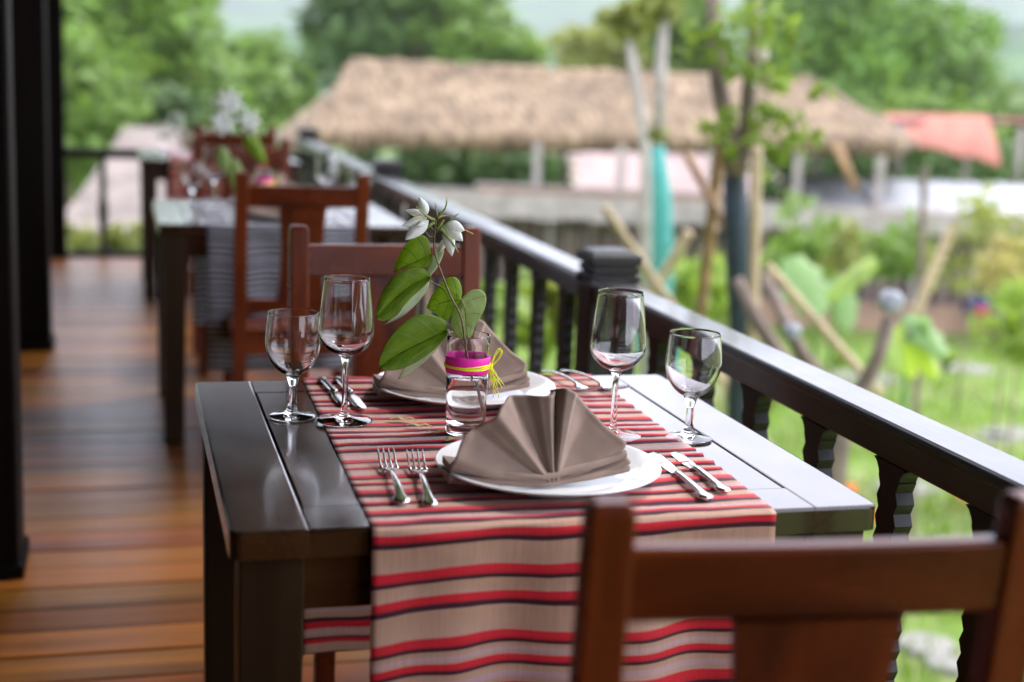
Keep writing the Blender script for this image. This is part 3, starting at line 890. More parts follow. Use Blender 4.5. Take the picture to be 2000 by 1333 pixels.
# ---- vase with ribbon and bow, flower sprig
def make_vase(loc, label):
    t = thing("glass_vase", loc, label, "vase", "small glass vases with a flower sprig")
    H = .153; r0, r1 = .0300, .0333; th = .0017
    f = lambda z: lerp(r0, r1, z / H)
    pr = [(0, .0008), (r0 - .004, .0004), (r0 - .001, .0010), (r0, .003)] + [(f(z), z) for z in (.02, .05, .08, .11, .14, H - .001)] + [(r1 - .0004, H), (r1 - th + .0004, H), (r1 - th, H - .001)] + [(f(z) - th, z) for z in (.14, .11, .08, .05, .03)] + [(r0 - th - .001, .0165), (r0 - .006, .0140), (0, .0132)]
    MB().lathe(pr, 72).build("vessel", MT['glass'], t, smooth=True)
    zw = .0885
    wr = lambda z: f(z) - th + .00035
    w_ = [(0, .0134), (r0 - .0063, .0142), (r0 - th - .0008, .0168), (wr(.03), .03), (wr(.06), .06), (wr(zw - .002), zw - .0006), (wr(zw) - .0012, zw - .0012), (0, zw - .0016)]
    MB().lathe(w_, 72).build("water", MT['water'], t, smooth=True)
    # ribbon
    z0, z1 = .0965, .1215
    P_ = []
    for k in range(73):
        a = 2 * PI * k / 72; q = []
        for (dz, dr) in ((z0, .0004), (z0, .0013), (lerp(z0, z1, .3), .0015), (lerp(z0, z1, .7), .0015), (z1, .0013), (z1, .0004), (z0, .0004)):
            rr_ = f(dz) + dr + .00035 * math.sin(a * 7 + dz * 300)
            zz = dz + .0006 * math.sin(a * 3 + 1)
            q.append((rr_ * math.cos(a), rr_ * math.sin(a), zz))
        P_.append(q)
    MB().grid(P_).build("ribbon", MT['pink'], t, smooth=True)
    # yarn wound round, three turns
    pts = []
    for k in range(0, 217):
        a = 2 * PI * k / 72 + .15; z = .1035 + .0050 * k / 216 + .0012 * math.sin(a * 2 + k / 60)
        rr_ = f(z) + .0026 + .0003 * math.sin(k * .7)
        pts.append((rr_ * math.cos(a), rr_ * math.sin(a), z))
    MB().tube(pts, .00115, 6).build("yarn_band", MT['yellow'], t, smooth=True)
    # bow on the right, facing the viewer
    bw = MB(); kx, ky, kz = .0325, -.0135, .107
    def loop(dx, dz, wd, tilt, oy):
        q = []
        for k in range(25):
            a = 2 * PI * k / 24
            l = (1 - math.cos(a)) / 2; s_ = math.sin(a) * wd * l ** .5
            q.append((kx + dx * l - s_ * tilt, ky - .003 + oy * math.sin(a), kz + dz * l + s_))
        return q
    bw.tube(loop(.014, .026, .0050, .85, -.0015), .00085, 6); bw.tube(loop(.016, .024, .0036, .85, .001), .0008, 6)
    bw.tube(loop(-.014, -.014, .0040, -.5, -.0035), .0008, 6); bw.tube(loop(-.010, -.016, .0046, -.6, -.005), .0008, 6)
    random.seed(7)
    for k in range(15):
        dx = random.uniform(-.004, .026); dz = -random.uniform(.022, .050); 
        ph = random.uniform(0, 6)
        q = []
        for i_ in range(9):
            w = i_ / 8
            q.append((kx + dx * w ** 1.2 + .0016 * math.sin(ph + w * 6), ky - .003 - .004 * math.sin(PI * w * .8) + random.uniform(-.0003, .0003), kz + dz * w + .0014 * math.sin(ph * 2 + w * 5)))
        bw.tube(q, .00062, 5)
    bw.lathe([(0, -.0032), (.0026, -.002), (.0034, 0), (.0026, .002), (0, .0032)], 10, (kx, ky - .003, kz))
    bw.build("bow", MT['yellow'], t, smooth=True)
    return t
VX, VY = .384, .42
vase = make_vase((VX, VY, TH + .003), "clear glass vase with pink ribbon and yellow bow on the front table")
cp(vase, (VX, VY + 3.2, TH + .003), "clear ribboned vase in the middle of the grey runner")
cp(vase, (VX - .02, VY + 6.2, TH + .003), "clear ribboned vase on the farthest table")

# sprig: traced outlines in the plane of the vase, then bent out of it
def zp(x, y, dy=0.0):
    """drawing units (0.3 mm) -> metres around the vase foot; dy = nearer (-) / further (+)"""
    return Vector((5.28057e-2 + 3.04499e-4 * x + 9.4973e-6 * y - VX, dy, 1.143325 - 1.0628e-6 * x - 3.026e-4 * y - (TH + .003)))
def resample(pts, n):
    L = [0]
    for a, b_ in zip(pts, pts[1:]): L.append(L[-1] + math.dist(a[:2], b_[:2]))
    out = []
    for k in range(n):
        s_ = L[-1] * k / (n - 1); i_ = 0
        while i_ < len(L) - 2 and L[i_ + 1] < s_: i_ += 1
        w = 0 if L[i_ + 1] == L[i_] else (s_ - L[i_]) / (L[i_ + 1] - L[i_])
        out.append(tuple(lerp(a, b_, w) for a, b_ in zip(pts[i_], pts[i_ + 1])))
    return out
def smoothpl(pts, it=2):
    for _ in range(it):
        q = [pts[0]]
        for a, b_ in zip(pts, pts[1:]):
            q.append(tuple(lerp(x, y, .25) for x, y in zip(a, b_))); q.append(tuple(lerp(x, y, .75) for x, y in zip(a, b_)))
        q.append(pts[-1]); pts = q
    return pts
def leaf_surface_mat(name, c, c2, vein, trans):
    m, nt, b = nodes_mat(name); L = nt.links
    uv = nt.nodes.new("ShaderNodeUVMap"); uv.uv_map = "UVMap"
    sp = nt.nodes.new("ShaderNodeSeparateXYZ"); L.new(uv.outputs[0], sp.inputs[0])
    tc = nt.nodes.new("ShaderNodeTexCoord")
    n = nt.nodes.new("ShaderNodeTexNoise"); n.inputs['Scale'].default_value = 45; n.inputs['Detail'].default_value = 6; L.new(tc.outputs['Object'], n.inputs['Vector'])
    rp = ramp(nt, [(0.3, c), (0.7, c2)]); L.new(n.outputs['Fac'], rp.inputs['Fac'])
    # veins leave the midrib and run along the lobe: lines of constant u^.5-ish
    def mt(op, a, b_=None):
        q = nt.nodes.new("ShaderNodeMath"); q.operation = op
        for i_, v in enumerate((a, b_)):
            if v is None: continue
            if isinstance(v, (int, float)): q.inputs[i_].default_value = v
            else: L.new(v, q.inputs[i_])
        return q.outputs[0]
    g = mt('MULTIPLY', mt('FRACT', mt('ADD', mt('MULTIPLY', sp.outputs['X'], 4.0), mt('MULTIPLY', sp.outputs['Y'], -1.1))), 1.0)
    ln_ = mt('LESS_THAN', mt('ABSOLUTE', mt('SUBTRACT', g, .5)), .034)
    md = mt('LESS_THAN', sp.outputs['Y'], .018)
    nf = nt.nodes.new("ShaderNodeTexVoronoi"); nf.feature = 'DISTANCE_TO_EDGE'; nf.inputs['Scale'].default_value = 330; L.new(tc.outputs['Object'], nf.inputs['Vector'])
    fine = mt('MULTIPLY', mt('LESS_THAN', nf.outputs['Distance'], .045), .22)
    fac = mt('MAXIMUM', mt('MULTIPLY', ln_, .75), mt('MAXIMUM', md, fine))
    mx = nt.nodes.new("ShaderNodeMix"); mx.data_type = 'RGBA'
    L.new(fac, mx.inputs['Factor']); L.new(rp.outputs['Color'], mx.inputs['A']); mx.inputs['B'].default_value = (*vein, 1)
    L.new(mx.outputs['Result'], b.inputs['Base Color'])
    b.inputs['Roughness'].default_value = .45; b.inputs['Specular IOR Level'].default_value = .2
    bump(nt, b, fac, .25, .0006)
    tr = nt.nodes.new("ShaderNodeBsdfTranslucent"); hs = nt.nodes.new("ShaderNodeHueSaturation"); hs.inputs['Value'].default_value = 2.2; hs.inputs['Hue'].default_value = .485
    L.new(mx.outputs['Result'], hs.inputs['Color']); L.new(hs.outputs[0], tr.inputs['Color'])
    ms = nt.nodes.new("ShaderNodeMixShader"); ms.inputs[0].default_value = trans
    L.new(b.outputs[0], ms.inputs[1]); L.new(tr.outputs[0], ms.inputs[2]); L.new(ms.outputs[0], nt.nodes["Material Output"].inputs['Surface'])
    return m
MT['leaf_dark'] = leaf_surface_mat("dark leaf upper side", (.095, .170, .006), (.155, .250, .008), (.14, .26, .05), .22)
MT['leaf_mid'] = leaf_surface_mat("mid green leaf", (.16, .27, .010), (.23, .35, .014), (.07, .12, .02), .35)
MT['leaf_pale'] = leaf_surface_mat("pale leaf underside", (.22, .33, .10), (.30, .40, .15), (.28, .17, .08), .30)
MT['leaf_grey'] = leaf_surface_mat("grey green folded underside", (.33, .42, .24), (.44, .50, .33), (.45, .50, .36), .25)
def petal_mat():
    m, nt, b = nodes_mat("white petal"); L = nt.links
    tc = nt.nodes.new("ShaderNodeTexCoord"); n = nt.nodes.new("ShaderNodeTexNoise"); n.inputs['Scale'].default_value = 160; n.inputs['Detail'].default_value = 4
    L.new(tc.outputs['Object'], n.inputs['Vector'])
    rp = ramp(nt, [(.3, (.84, .86, .80)), (.7, (.92, .93, .90))]); L.new(n.outputs['Fac'], rp.inputs['Fac']); L.new(rp.outputs['Color'], b.inputs['Base Color'])
    b.inputs['Roughness'].default_value = .6; bump(nt, b, n.outputs['Fac'], .3, .0008)
    tr = nt.nodes.new("ShaderNodeBsdfTranslucent"); tr.inputs['Color'].default_value = (.85, .88, .80, 1)
    ms = nt.nodes.new("ShaderNodeMixShader"); ms.inputs[0].default_value = .3
    L.new(b.outputs[0], ms.inputs[1]); L.new(tr.outputs[0], ms.inputs[2]); L.new(ms.outputs[0], nt.nodes["Material Output"].inputs['Surface'])
    return m
MT['petal'] = petal_mat()

def lobe(mid, out, name, mat, parent, d0, d1, bulge=.004, dd=0.0, n=26, k=14, thick=.00025):
    """half of a leaf between its midrib and its rim; d0 depth at midrib, d1 at rim, dd extra from base to tip"""
    A = resample(smoothpl(mid), n); B = resample(smoothpl(out), n)
    m_ = MB(); m_.uv = []; P_ = []
    for i_ in range(n):
        row = []
        for j in range(k + 1):
            w = j / k; a = A[i_]; b_ = B[i_]
            dep = lerp(d0, d1, w) + dd * i_ / (n - 1) - bulge * math.sin(PI * w) * math.sin(PI * i_ / (n - 1)) + .0009 * vn(i_ * .35, j * .4, d0 * 99)
            row.append(zp(lerp(a[0], b_[0], w), lerp(a[1], b_[1], w), dep)); m_.uv.append((i_ / (n - 1), w))
        P_.append(row)
    m_.grid(P_)
    o = m_.build(name, mat, parent, smooth=True)
    md = o.modifiers.new("thick", 'SOLIDIFY'); md.thickness = thick; md.offset = 0
    return o
def twig(pts, rad, name, mat, parent, seg=8):
    q = smoothpl([tuple(p) for p in pts], 2)
    n = len(q)
    rr_ = [lerp(rad[0], rad[1], i_ / (n - 1)) * (1 + .10 * math.sin(i_ * 1.3)) for i_ in range(n)]
    return MB().tube([zp(*p) for p in q], rr_, seg).build(name, mat, parent, smooth=True)

def make_sprig():
    t = thing("flower_sprig", (VX, VY, TH + .003), "white flowered twig with broad green leaves in the front table's vase", "flower", "flower sprigs standing in the vases")
    twig([(1122, 1188, .006), (1115, 1115, .004), (1098, 1030, .001), (1080, 960, 0), (1060, 880, 0), (1045, 790, 0), (1036, 700, 0), (1015, 630, 0), (975, 565, 0), (945, 490, 0), (912, 405, 0), (890, 340, 0), (888, 260, 0), (900, 180, 0)], (.0022, .0011), "stem", MT['stem'], t, 10)
    for p in ([(1046, 815, 0), (1010, 775, -.004), (975, 750, -.008), (945, 722, -.012)], [(948, 525, 0), (915, 500, -.002), (885, 488, -.006), (862, 470, -.010)], [(1022, 650, 0), (1028, 610, .003), (1034, 575, .006)], [(893, 345, 0), (884, 350, .002), (876, 348, .004)]):
        twig(p, (.0008, .00055), "leaf_stalk", MT['stem'], t, 6)
    # large lowest leaf, folded: dark upper side and pale flap
    m_ = [(945, 722), (890, 745), (820, 775), (740, 810), (660, 850), (600, 893)]
    l = lobe(m_, [(945, 722), (930, 672), (885, 642), (820, 630), (760, 645), (700, 688), (650, 742), (615, 802), (596, 860), (600, 893)], "leaf", MT['leaf_dark'], t, -.012, -.016, .006, -.016)
    lobe(m_, [(945, 722), (932, 745), (905, 778), (850, 825), (780, 866), (720, 893), (650, 906), (600, 893)], "leaf_lobe", MT['leaf_dark'], l, -.012, -.022, .003, -.016)
    lobe([(955, 712), (925, 760), (850, 825), (780, 866), (725, 893)], [(955, 716), (922, 790), (872, 852), (815, 900), (752, 948), (702, 968)], "leaf_fold", MT['leaf_grey'], l, -.021, -.004, .001, -.004, n=20, k=8)
    # middle left leaf
    m_ = [(862, 450), (800, 478), (730, 520), (660, 580), (590, 650)]
    l = lobe(m_, [(862, 450), (845, 418), (800, 404), (740, 410), (680, 448), (625, 520), (598, 585), (586, 640), (590, 650)], "leaf", MT['leaf_dark'], t, -.010, -.010, .006, -.010)
    lobe(m_, [(862, 450), (850, 478), (800, 520), (745, 568), (700, 622), (655, 660), (610, 666), (590, 650)], "leaf_lobe", MT['leaf_dark'], l, -.010, -.016, .003, -.010)
    lobe([(862, 452), (850, 480), (800, 520), (745, 568), (715, 610), (690, 640), (655, 662)], [(868, 462), (868, 512), (832, 562), (784, 614), (738, 652), (694, 676), (638, 698)], "leaf_fold", MT['leaf_grey'], l, -.016, .004, .001, -.006, n=20, k=8)
    # upper leaf, lit from behind
    m_ = [(878, 348), (840, 370), (790, 392), (740, 414), (694, 440)]
    l = lobe(m_, [(878, 348), (876, 300), (858, 264), (820, 253), (780, 274), (750, 310), (715, 372), (694, 440)], "leaf", MT['leaf_mid'], t, .004, .010, .004, .002)
    lobe(m_, [(878, 348), (872, 385), (850, 420), (800, 408), (740, 412), (694, 440)], "leaf_lobe", MT['leaf_mid'], l, .004, .000, .001, .002)
    # narrow pale leaf seen from the edge behind the stem
    l = lobe([(905, 325), (885, 370), (868, 420), (858, 460), (840, 500), (818, 545), (806, 572)], [(940, 300), (946, 330), (928, 385), (902, 430), (872, 462), (848, 520), (812, 575)], "leaf", MT['leaf_grey'], t, .012, .006, .003, .004, n=22, k=8)
    # two lobes of the leaf right behind the stem
    l = lobe([(1034, 575), (990, 580), (940, 590), (900, 605), (862, 622)], [(1034, 575), (1042, 530), (1026, 482), (1000, 461), (960, 470), (912, 520), (880, 572), (862, 622)], "leaf", MT['leaf_mid'], t, .006, .012, .004, .004)
    lobe([(1034, 575), (990, 580), (940, 590), (900, 605), (862, 622)], [(1034, 575), (1012, 610), (988, 650), (962, 690), (932, 668), (898, 640), (862, 622)], "leaf_lobe", MT['leaf_mid'], l, .006, .008, .002, .004)
    l = lobe([(1034, 575), (1048, 630), (1056, 690), (1062, 740), (1072, 786)], [(1034, 575), (1062, 544), (1100, 525), (1142, 528), (1168, 560), (1162, 620), (1132, 680), (1106, 722), (1098, 770), (1072, 786)], "leaf", MT['leaf_pale'], t, .006, .012, .003, .006)
    lobe([(1034, 575), (1048, 630), (1056, 690), (1062, 740), (1072, 786)], [(1034, 575), (1012, 605), (988, 650), (978, 700), (996, 745), (1030, 778), (1072, 786)], "leaf_lobe", MT['leaf_pale'], l, .006, .010, .002, .006)
    # flowers
    def flower(petals):
        f = None
        for (a, b_, w, d0, d1) in petals:
            ax = Vector((b_[0] - a[0], b_[1] - a[1])); L_ = ax.length; ax.normalize(); nx = Vector((-ax.y, ax.x))
            def outl(sg):
                q = []
                for i_ in range(9):
                    s_ = i_ / 8; ww = w * math.sin(PI * min(1, s_ ** .8)) ** .8 * (1.0 if s_ < .97 else .0)
                    if i_ in (0,): ww = w * .08
                    q.append((a[0] + ax.x * L_ * s_ + nx.x * ww * sg, a[1] + ax.y * L_ * s_ + nx.y * ww * sg))
                return q
            o = lobe(outl(-1), outl(1), "flower" if f is None else "petal", MT['petal'], t if f is None else f, d0, d0 + .001, .005, d1, n=18, k=8, thick=.0002)
            if f is None: f = o
        return f
    f1 = flower([((858, 180), (738, 274), 32, -.004, -.008), ((856, 168), (724, 210), 22, .002, -.010), ((852, 160), (754, 138), 20, .006, .004), ((856, 152), (817, 68), 24, .0, .004), ((850, 190), (790, 205), 14, -.002, -.012)])
    for p in ([(848, 165, 0), (810, 168, -.006), (776, 168, -.012), (770, 180, -.013)], [(848, 170, 0), (815, 180, -.008), (782, 183, -.014)], [(846, 162, 0), (800, 158, -.004), (765, 152, -.010)]):
        twig(p, (.0005, .00045), "stamen", MT['stamen'], f1, 5)
    f2 = flower([((945, 195), (1034, 225), 32, -.006, -.004), ((945, 200), (1026, 278), 32, -.003, -.006), ((950, 205), (976, 356), 30, .0, -.004), ((955, 190), (990, 300), 20, .004, .002), ((950, 270), (918, 345), 16, .004, .004)])
    twig([(1020, 216, -.006), (1045, 226, -.008), (1066, 236, -.009), (1078, 241, -.009)], (.0007, .0009), "pistil", MT['stamen'], f2, 6)
    # buds and calyx spikes
    for p, r_ in (([(905, 168, 0), (935, 135, -.002), (948, 105, -.003), (950, 62, -.003)], (.0026, .0003)), ([(905, 160, 0), (902, 130, .002), (894, 92, .003)], (.0016, .0003)),
                  ([(930, 215, -.002), (960, 180, -.004), (985, 160, -.005), (1008, 142, -.005)], (.0028, .0003)), ([(890, 180, 0), (862, 168, -.003), (830, 145, -.005), (796, 112, -.006)], (.0030, .0004)),
                  ([(918, 218, -.004), (945, 250, -.006), (978, 290, -.007), (1006, 336, -.007)], (.0034, .0003)), ([(905, 170, 0), (930, 160, .003), (965, 156, .004), (985, 154, .004)], (.0018, .0003)), ([(888, 190, 0), (868, 200, -.002), (855, 220, -.002)], (.0034, .0010)), ([(905, 225, 0), (918, 200, -.002), (935, 175, -.002)], (.0030, .0016))):
        twig(p, r_, "bud", MT['bud'], t, 8)
    for p in ([(893, 235, 0), (872, 215, -.001), (860, 190, -.002)], [(892, 260, 0), (862, 262, 0), (846, 236, 0)], [(890, 245, 0), (912, 228, -.002), (920, 215, -.003)]):
        twig(p, (.0009, .0007), "flower_stalk", MT['stem'], t, 6)
    return t
sprig = make_sprig()
def star_flower(c, n, L_, parent, ph, d):
    f = None
    for k in range(n):
        a = ph + 2 * PI * k / n; ax = (math.cos(a), math.sin(a)); nx = (-ax[1], ax[0])
        def outl(sg):
            return [(c[0] + ax[0] * L_ * s_ + nx[0] * sg * w, c[1] + ax[1] * L_ * s_ + nx[1] * sg * w) for s_, w in ((0, 3), (.2, L_ * .14), (.45, L_ * .22), (.7, L_ * .2), (.9, L_ * .1), (1, 1))]
        o = lobe(outl(-1), outl(1), "flower" if f is None else "petal", MT['petal'], parent if f is None else f, d, d + .002, .006, -.008 * (k % 2), n=12, k=6, thick=.0002)
        if f is None: f = o
    return f
def make_sprig2():
    t = thing("flower_sprig", (VX, VY + 3.2, TH + .003), "twig with three white flowers and hanging leaves on the grey runner", "flower", "flower sprigs standing in the vases")
    twig([(1060, 1190, 0), (1040, 900, 0), (960, 600, 0), (860, 330, 0), (760, 120, 0), (690, -20, 0)], (.0024, .0012), "stem", MT['stem'], t, 8)
    twig([(860, 330, 0), (760, 260, -.01), (600, 210, -.02)], (.0014, .0010), "flower_stalk", MT['stem'], t, 6)
    twig([(890, 400, 0), (900, 290, -.01), (900, 180, -.02)], (.0014, .0010), "flower_stalk", MT['stem'], t, 6)
    star_flower((680, -40), 7, 175, t, .3, -.01); star_flower((590, 205), 7, 165, t, .8, -.02); star_flower((895, 170), 6, 150, t, .1, -.02)
    for a, b_, w, m, d in (((850, 345), (1090, 690), 85, 'leaf_mid', -.01), ((820, 60), (840, 360), 60, 'leaf_mid', .01), ((560, 480), (620, 820), 90, 'leaf_pale', -.02), ((700, 620), (780, 1090), 95, 'leaf_pale', -.015), ((960, 330), (980, 640), 60, 'leaf_mid', .0)):
        ax = Vector((b_[0] - a[0], b_[1] - a[1])); n_ = Vector((-ax.y, ax.x)).normalized()
        mid = [(a[0] + ax.x * q, a[1] + ax.y * q) for q in (0, .25, .5, .75, 1)]
        side = lambda sg: [(a[0] + ax.x * q + n_.x * w * sg * k_, a[1] + ax.y * q + n_.y * w * sg * k_) for q, k_ in ((0, 0), (.06, .55), (.3, 1), (.6, .95), (.85, .55), (1, 0))]
        l = lobe(mid, side(1), "leaf", MT[m], t, d, d + .012, .005, 0, n=16, k=6); lobe(mid, side(-1), "leaf_lobe", MT[m], l, d, d + .012, .005, 0, n=16, k=6)
        twig([(mid[0][0], mid[0][1], d), (lerp(mid[0][0], 930, .5), lerp(mid[0][1], 520, .5), d / 2), (930, 520, 0)], (.0008, .0009), "leaf_stalk", MT['stem'], t, 5)
    return t
make_sprig2()
cp(sprig, (VX - .02, VY + 6.2, TH + .003), "white flowered leafy sprig in the vase on the farthest table", R(160))

# ---- cutlery
def strip(secs, th):
    """flat bar from (y, halfwidth, z) sections, rounded across"""
    P_ = []
    for (y_, w, z) in secs:
        ring = []
        for k in range(10):
            a = 2 * PI * k / 10
            ring.append((w * math.cos(a), y_, z + th * math.sin(a)))
        ring.append(ring[0]); P_.append(ring)
    m_ = MB().grid(P_)
    m_.f.append(tuple(range(10))[::-1]); m_.f.append(tuple((len(secs) - 1) * 11 + i_ for i_ in range(10)))
    return m_
def make_fork(loc, rz, label):
    t = thing("table_fork", loc, label, "fork", "steel forks", rz)
    hd = [(0, .003, .0035), (.004, .0092, .004), (.012, .0112, .005), (.020, .0086, .006), (.026, .0066, .007), (.040, .0058, .009), (.070, .0046, .011), (.100, .0034, .011), (.125, .0030, .009), (.136, .0046, .007), (.143, .0100, .0055), (.150, .0122, .0048), (.158, .0124, .0044)]
    strip(hd, .0017).build("handle", MT['steel'], t, smooth=True)
    for k in range(4):
        x = (k - 1.5) * .0071
        q = MB(); s_ = [(.155, .0024, .0045), (.168, .0019, .0050), (.185, .0017, .0080), (.200, .0015, .0130), (.212, .0008, .0178)]
        P_ = []
        for (y_, w, z) in s_:
            ring = [(x * (1 + (y_ - .155) * .6) + w * math.cos(2 * PI * i_ / 8), y_, z + .0011 * math.sin(2 * PI * i_ / 8)) for i_ in range(8)]; ring.append(ring[0]); P_.append(ring)
        q.grid(P_); q.f.append(tuple(range(8))[::-1]); q.f.append(tuple(4 * 9 + i_ for i_ in range(8)))
        q.build("tine", MT['steel'], t, smooth=True)
    return t
def make_knife(loc, rz, label, L_=.235, bl=.115):
    t = thing("table_knife", loc, label, "knife", "steel knives", rz)
    h = L_ - bl
    hd = [(0, .003, .004), (.004, .0100, .0042), (.012, .0112, .0045), (.020, .0080, .005), (.028, .0068, .0055), (.06, .0066, .006), (h - .02, .0058, .006), (h - .006, .0070, .0058), (h, .0058, .0055)]
    strip(hd, .0032).build("handle", MT['steel'], t, smooth=True)
    P_ = []
    for k in range(15):
        w = k / 14; y_ = h - .002 + bl * w
        wd = lerp(.0068, .0098, smoothstep(w * 3)) * (1 if w < .8 else math.sqrt(max(0.02, 1 - ((w - .8) / .2) ** 2)))
        P_.append([(-wd + (.0, .0)[0], y_, .0030), (-wd * .2, y_, .0036), (wd * .8, y_, .0040), (wd, y_, .0034), (wd * .8, y_, .0022), (-wd, y_, .0026), (-wd, y_, .0030)])
    q = MB().grid(P_); q.f.append(tuple(range(6))[::-1]); q.f.append(tuple(14 * 7 + i_ for i_ in range(6)))
    q.build("blade", MT['steel'], t, smooth=True)
    return t
ZK = TH + .0035
def aim(a, b_): return -math.atan2(b_[0] - a[0], b_[1] - a[1])
fk = make_fork((.2195, .070, ZK), aim((.216, .056), (.237, .331)), "left of the two forks beside the nearest plate")
cp(fk, (.2530, .056, ZK), "right of the two forks, closest to the nearest plate", aim((.248, .041), (.277, .326)))
kn = make_knife((.6205, .035, ZK), aim((.621, .035), (.632, .275)), "longer knife touching the right side of the nearest plate")
kb = make_knife((.6580, .062, ZK), aim((.658, .062), (.665, .27)), "shorter butter knife, outermost right of the nearest plate", .205, .090)
cp(kn, (.2440, .800, ZK), "knife at the front table's far left, beside the tall glass stem", aim((.244, .80), (.2495, .58)))
cp(kb, (.2160, .800, ZK), "short knife at the front table's far left, outermost", aim((.216, .80), (.2265, .60)))
cp(fk, (.6680, .835, ZK), "fork on the far right of the runner, tines towards the camera", aim((.668, .835), (.708, .66)))
cp(fk, (.6330, .835, ZK), "fork nearly hidden beside the far plate's right rim", aim((.633, .835), (.660, .66)))
for (dy, nm) in ((3.2, "middle"), (6.2, "farthest")):
    cp(fk, (.2195, .070 + dy, ZK), "fork left of the near plate on the %s table" % nm)
    cp(kn, (.6205, .035 + dy, ZK), "knife right of the near plate on the %s table" % nm)
    cp(kn, (.2440, .800 + dy, ZK), "knife left of the far plate on the %s table" % nm, PI)
# small white dish between the two place settings
ds_ = MB().lathe([(0, 0), (.018, 0), (.021, .003), (.033, .012), (.039, .020), (.0400, .0225), (.0385, .0225), (.031, .0135), (.018, .005), (0, .0045)], 48).build("sauce_dish", MT['porcelain'], smooth=True)
ds_.location = (.527, .512, ZK); tag(ds_, "small white sauce dish almost hidden between the two napkins", "dish")
# fallen scraps of straw on the runner beside the vase
for (x, y_, a, l_) in ((.345, .415, .2, .05), (.318, .455, 2.9, .045), (.350, .370, .5, .04), (.300, .498, -.2, .045)):
    P_ = []
    for k in range(9):
        w = k / 8 - .5
        cx_ = x + math.cos(a) * l_ * w; cy_ = y_ + math.sin(a) * l_ * w
        hw = .006 * math.cos(PI * w)
        P_.append([(cx_ - math.sin(a) * q * hw, cy_ + math.cos(a) * q * hw, ZK + .0022 + .003 * math.sin(w * 7 + x * 40) ** 2 + .001 * q * q) for q in (-1, -.4, .3, 1)])
    if 'dry' not in MT: MT['dry'] = plain("dry straw", (.50, .40, .16), .6, 0, 80, .3)
    o = MB().grid(P_).build("dry_leaf_scrap", MT['dry'], smooth=True, loc=(x, y_, ZK))
    md = o.modifiers.new("t", 'SOLIDIFY'); md.thickness = .0003
    tag(o, {.345: "dry leaf scrap touching the vase foot on its left", .318: "straw coloured scrap on the runner, a little behind the vase foot", .35: "dry scrap on the runner in front of the vase foot", .3: "dry scrap lying farthest left and back of the vase"}[x], "leaf scrap", "dry scraps on the red runner")

# ================================================================== GARDEN AND FAR BUILDINGS
def yobj(mb, name, mat, parent=None, **kw): return mb.build(name, mat, parent, local=False, **kw)
def ybox(mb, x0, x1, d0, d1, z0, z1):
    """box aligned with the yard frame"""
    n = len(mb.v)
    for z in (z0, z1):
        for x, d in ((x0, d0), (x1, d0), (x1, d1), (x0, d1)): mb.v.append(tuple(yard(x, d, z)))
    mb.f += [tuple(n + i for i in q) for q in ((3, 2, 1, 0), (4, 5, 6, 7), (0, 1, 5, 4), (1, 2, 6, 5), (2, 3, 7, 6), (3, 0, 4, 7))]
    return mb
def leaves(mb, c, rad, n, size, seed, shell=.35, droop=0.0, aspect=1.6, clump=0, crad=.35):
    """leaf sized faces through an ellipsoid, gathered in clumps"""
    rnd = random.Random(seed)
    cs = []
    for k in range(clump):
        while True:
            v = Vector((rnd.uniform(-1, 1), rnd.uniform(-1, 1), rnd.uniform(-1, 1)))
            if .35 < v.length < 1: break
        cs.append((v * .82, crad * rnd.uniform(.6, 1.25)))
    for k in range(n):
        if clump:
            cv, cr = cs[rnd.randrange(clump)]
            g = Vector((rnd.gauss(0, 1), rnd.gauss(0, 1), rnd.gauss(0, 1))); g.normalize()
            v = cv + g * cr * (rnd.uniform(.55, 1.0) ** .5 if rnd.random() < .8 else rnd.uniform(.9, 1.7))
            nrm = g
        else:
            while True:
                v = Vector((rnd.uniform(-1, 1), rnd.uniform(-1, 1), rnd.uniform(-1, 1)))
                if v.length < 1 and v.length > shell * rnd.random(): break
            nrm = v.normalized() if v.length > .05 else Vector((0, 0, 1))
        p = Vector((c[0] + v.x * rad[0], c[1] + v.y * rad[1], c[2] + v.z * rad[2]))
        s_ = size * rnd.uniform(.6, 1.35)
        a = Vector((rnd.gauss(0, 1), rnd.gauss(0, 1), rnd.gauss(0, .6) - droop)).normalized()
        q = (nrm * .8 + Vector((rnd.gauss(0, .5), rnd.gauss(0, .5), rnd.gauss(0, .5) + .5)))
        b_ = a.cross(q)
        if b_.length < 1e-3: continue
        b_.normalize()
        i0 = len(mb.v)
        mb.v += [tuple(p - a * s_ * aspect * .5), tuple(p + b_ * s_ * .5), tuple(p + a * s_ * aspect * .5), tuple(p - b_ * s_ * .5)]
        mb.f.append((i0, i0 + 1, i0 + 2, i0 + 3))
    return mb
LM = {
 'mid': leaf_mat("mid green foliage", (.145, .250, .032), trans=.35, nscale=.5),
 'dark': leaf_mat("dark green foliage", (.075, .150, .024), trans=.2, nscale=.5),
 'bright': leaf_mat("bright green leaves", (.20, .30, .030), trans=.4, nscale=3),
 'yellow': leaf_mat("yellow green foliage", (.22, .25, .05), trans=.4, nscale=1.5),
 'bamboo': leaf_mat("feathery bamboo green", (.115, .220, .028), trans=.3, vary=.55, nscale=.45),
 'pale': leaf_mat("pale green foliage", (.15, .24, .06), trans=.3, nscale=.3),
 'straw': leaf_mat("straw leaves", (.38, .34, .10), trans=.3, nscale=2),
}
bark = plain("grey brown bark", (.20, .15, .115), .85, 0, 6, .35, bmp=.5, bdist=.01)
bark_g = plain("pale grey bark", (.38, .34, .30), .85, 0, 8, .25, bmp=.4, bdist=.01)
bambo = plain("weathered bamboo pole", (.46, .35, .20), .6, 0, 7, .2)
bambo2 = plain("orange brown bamboo pole", (.36, .21, .10), .6, 0, 7, .25)
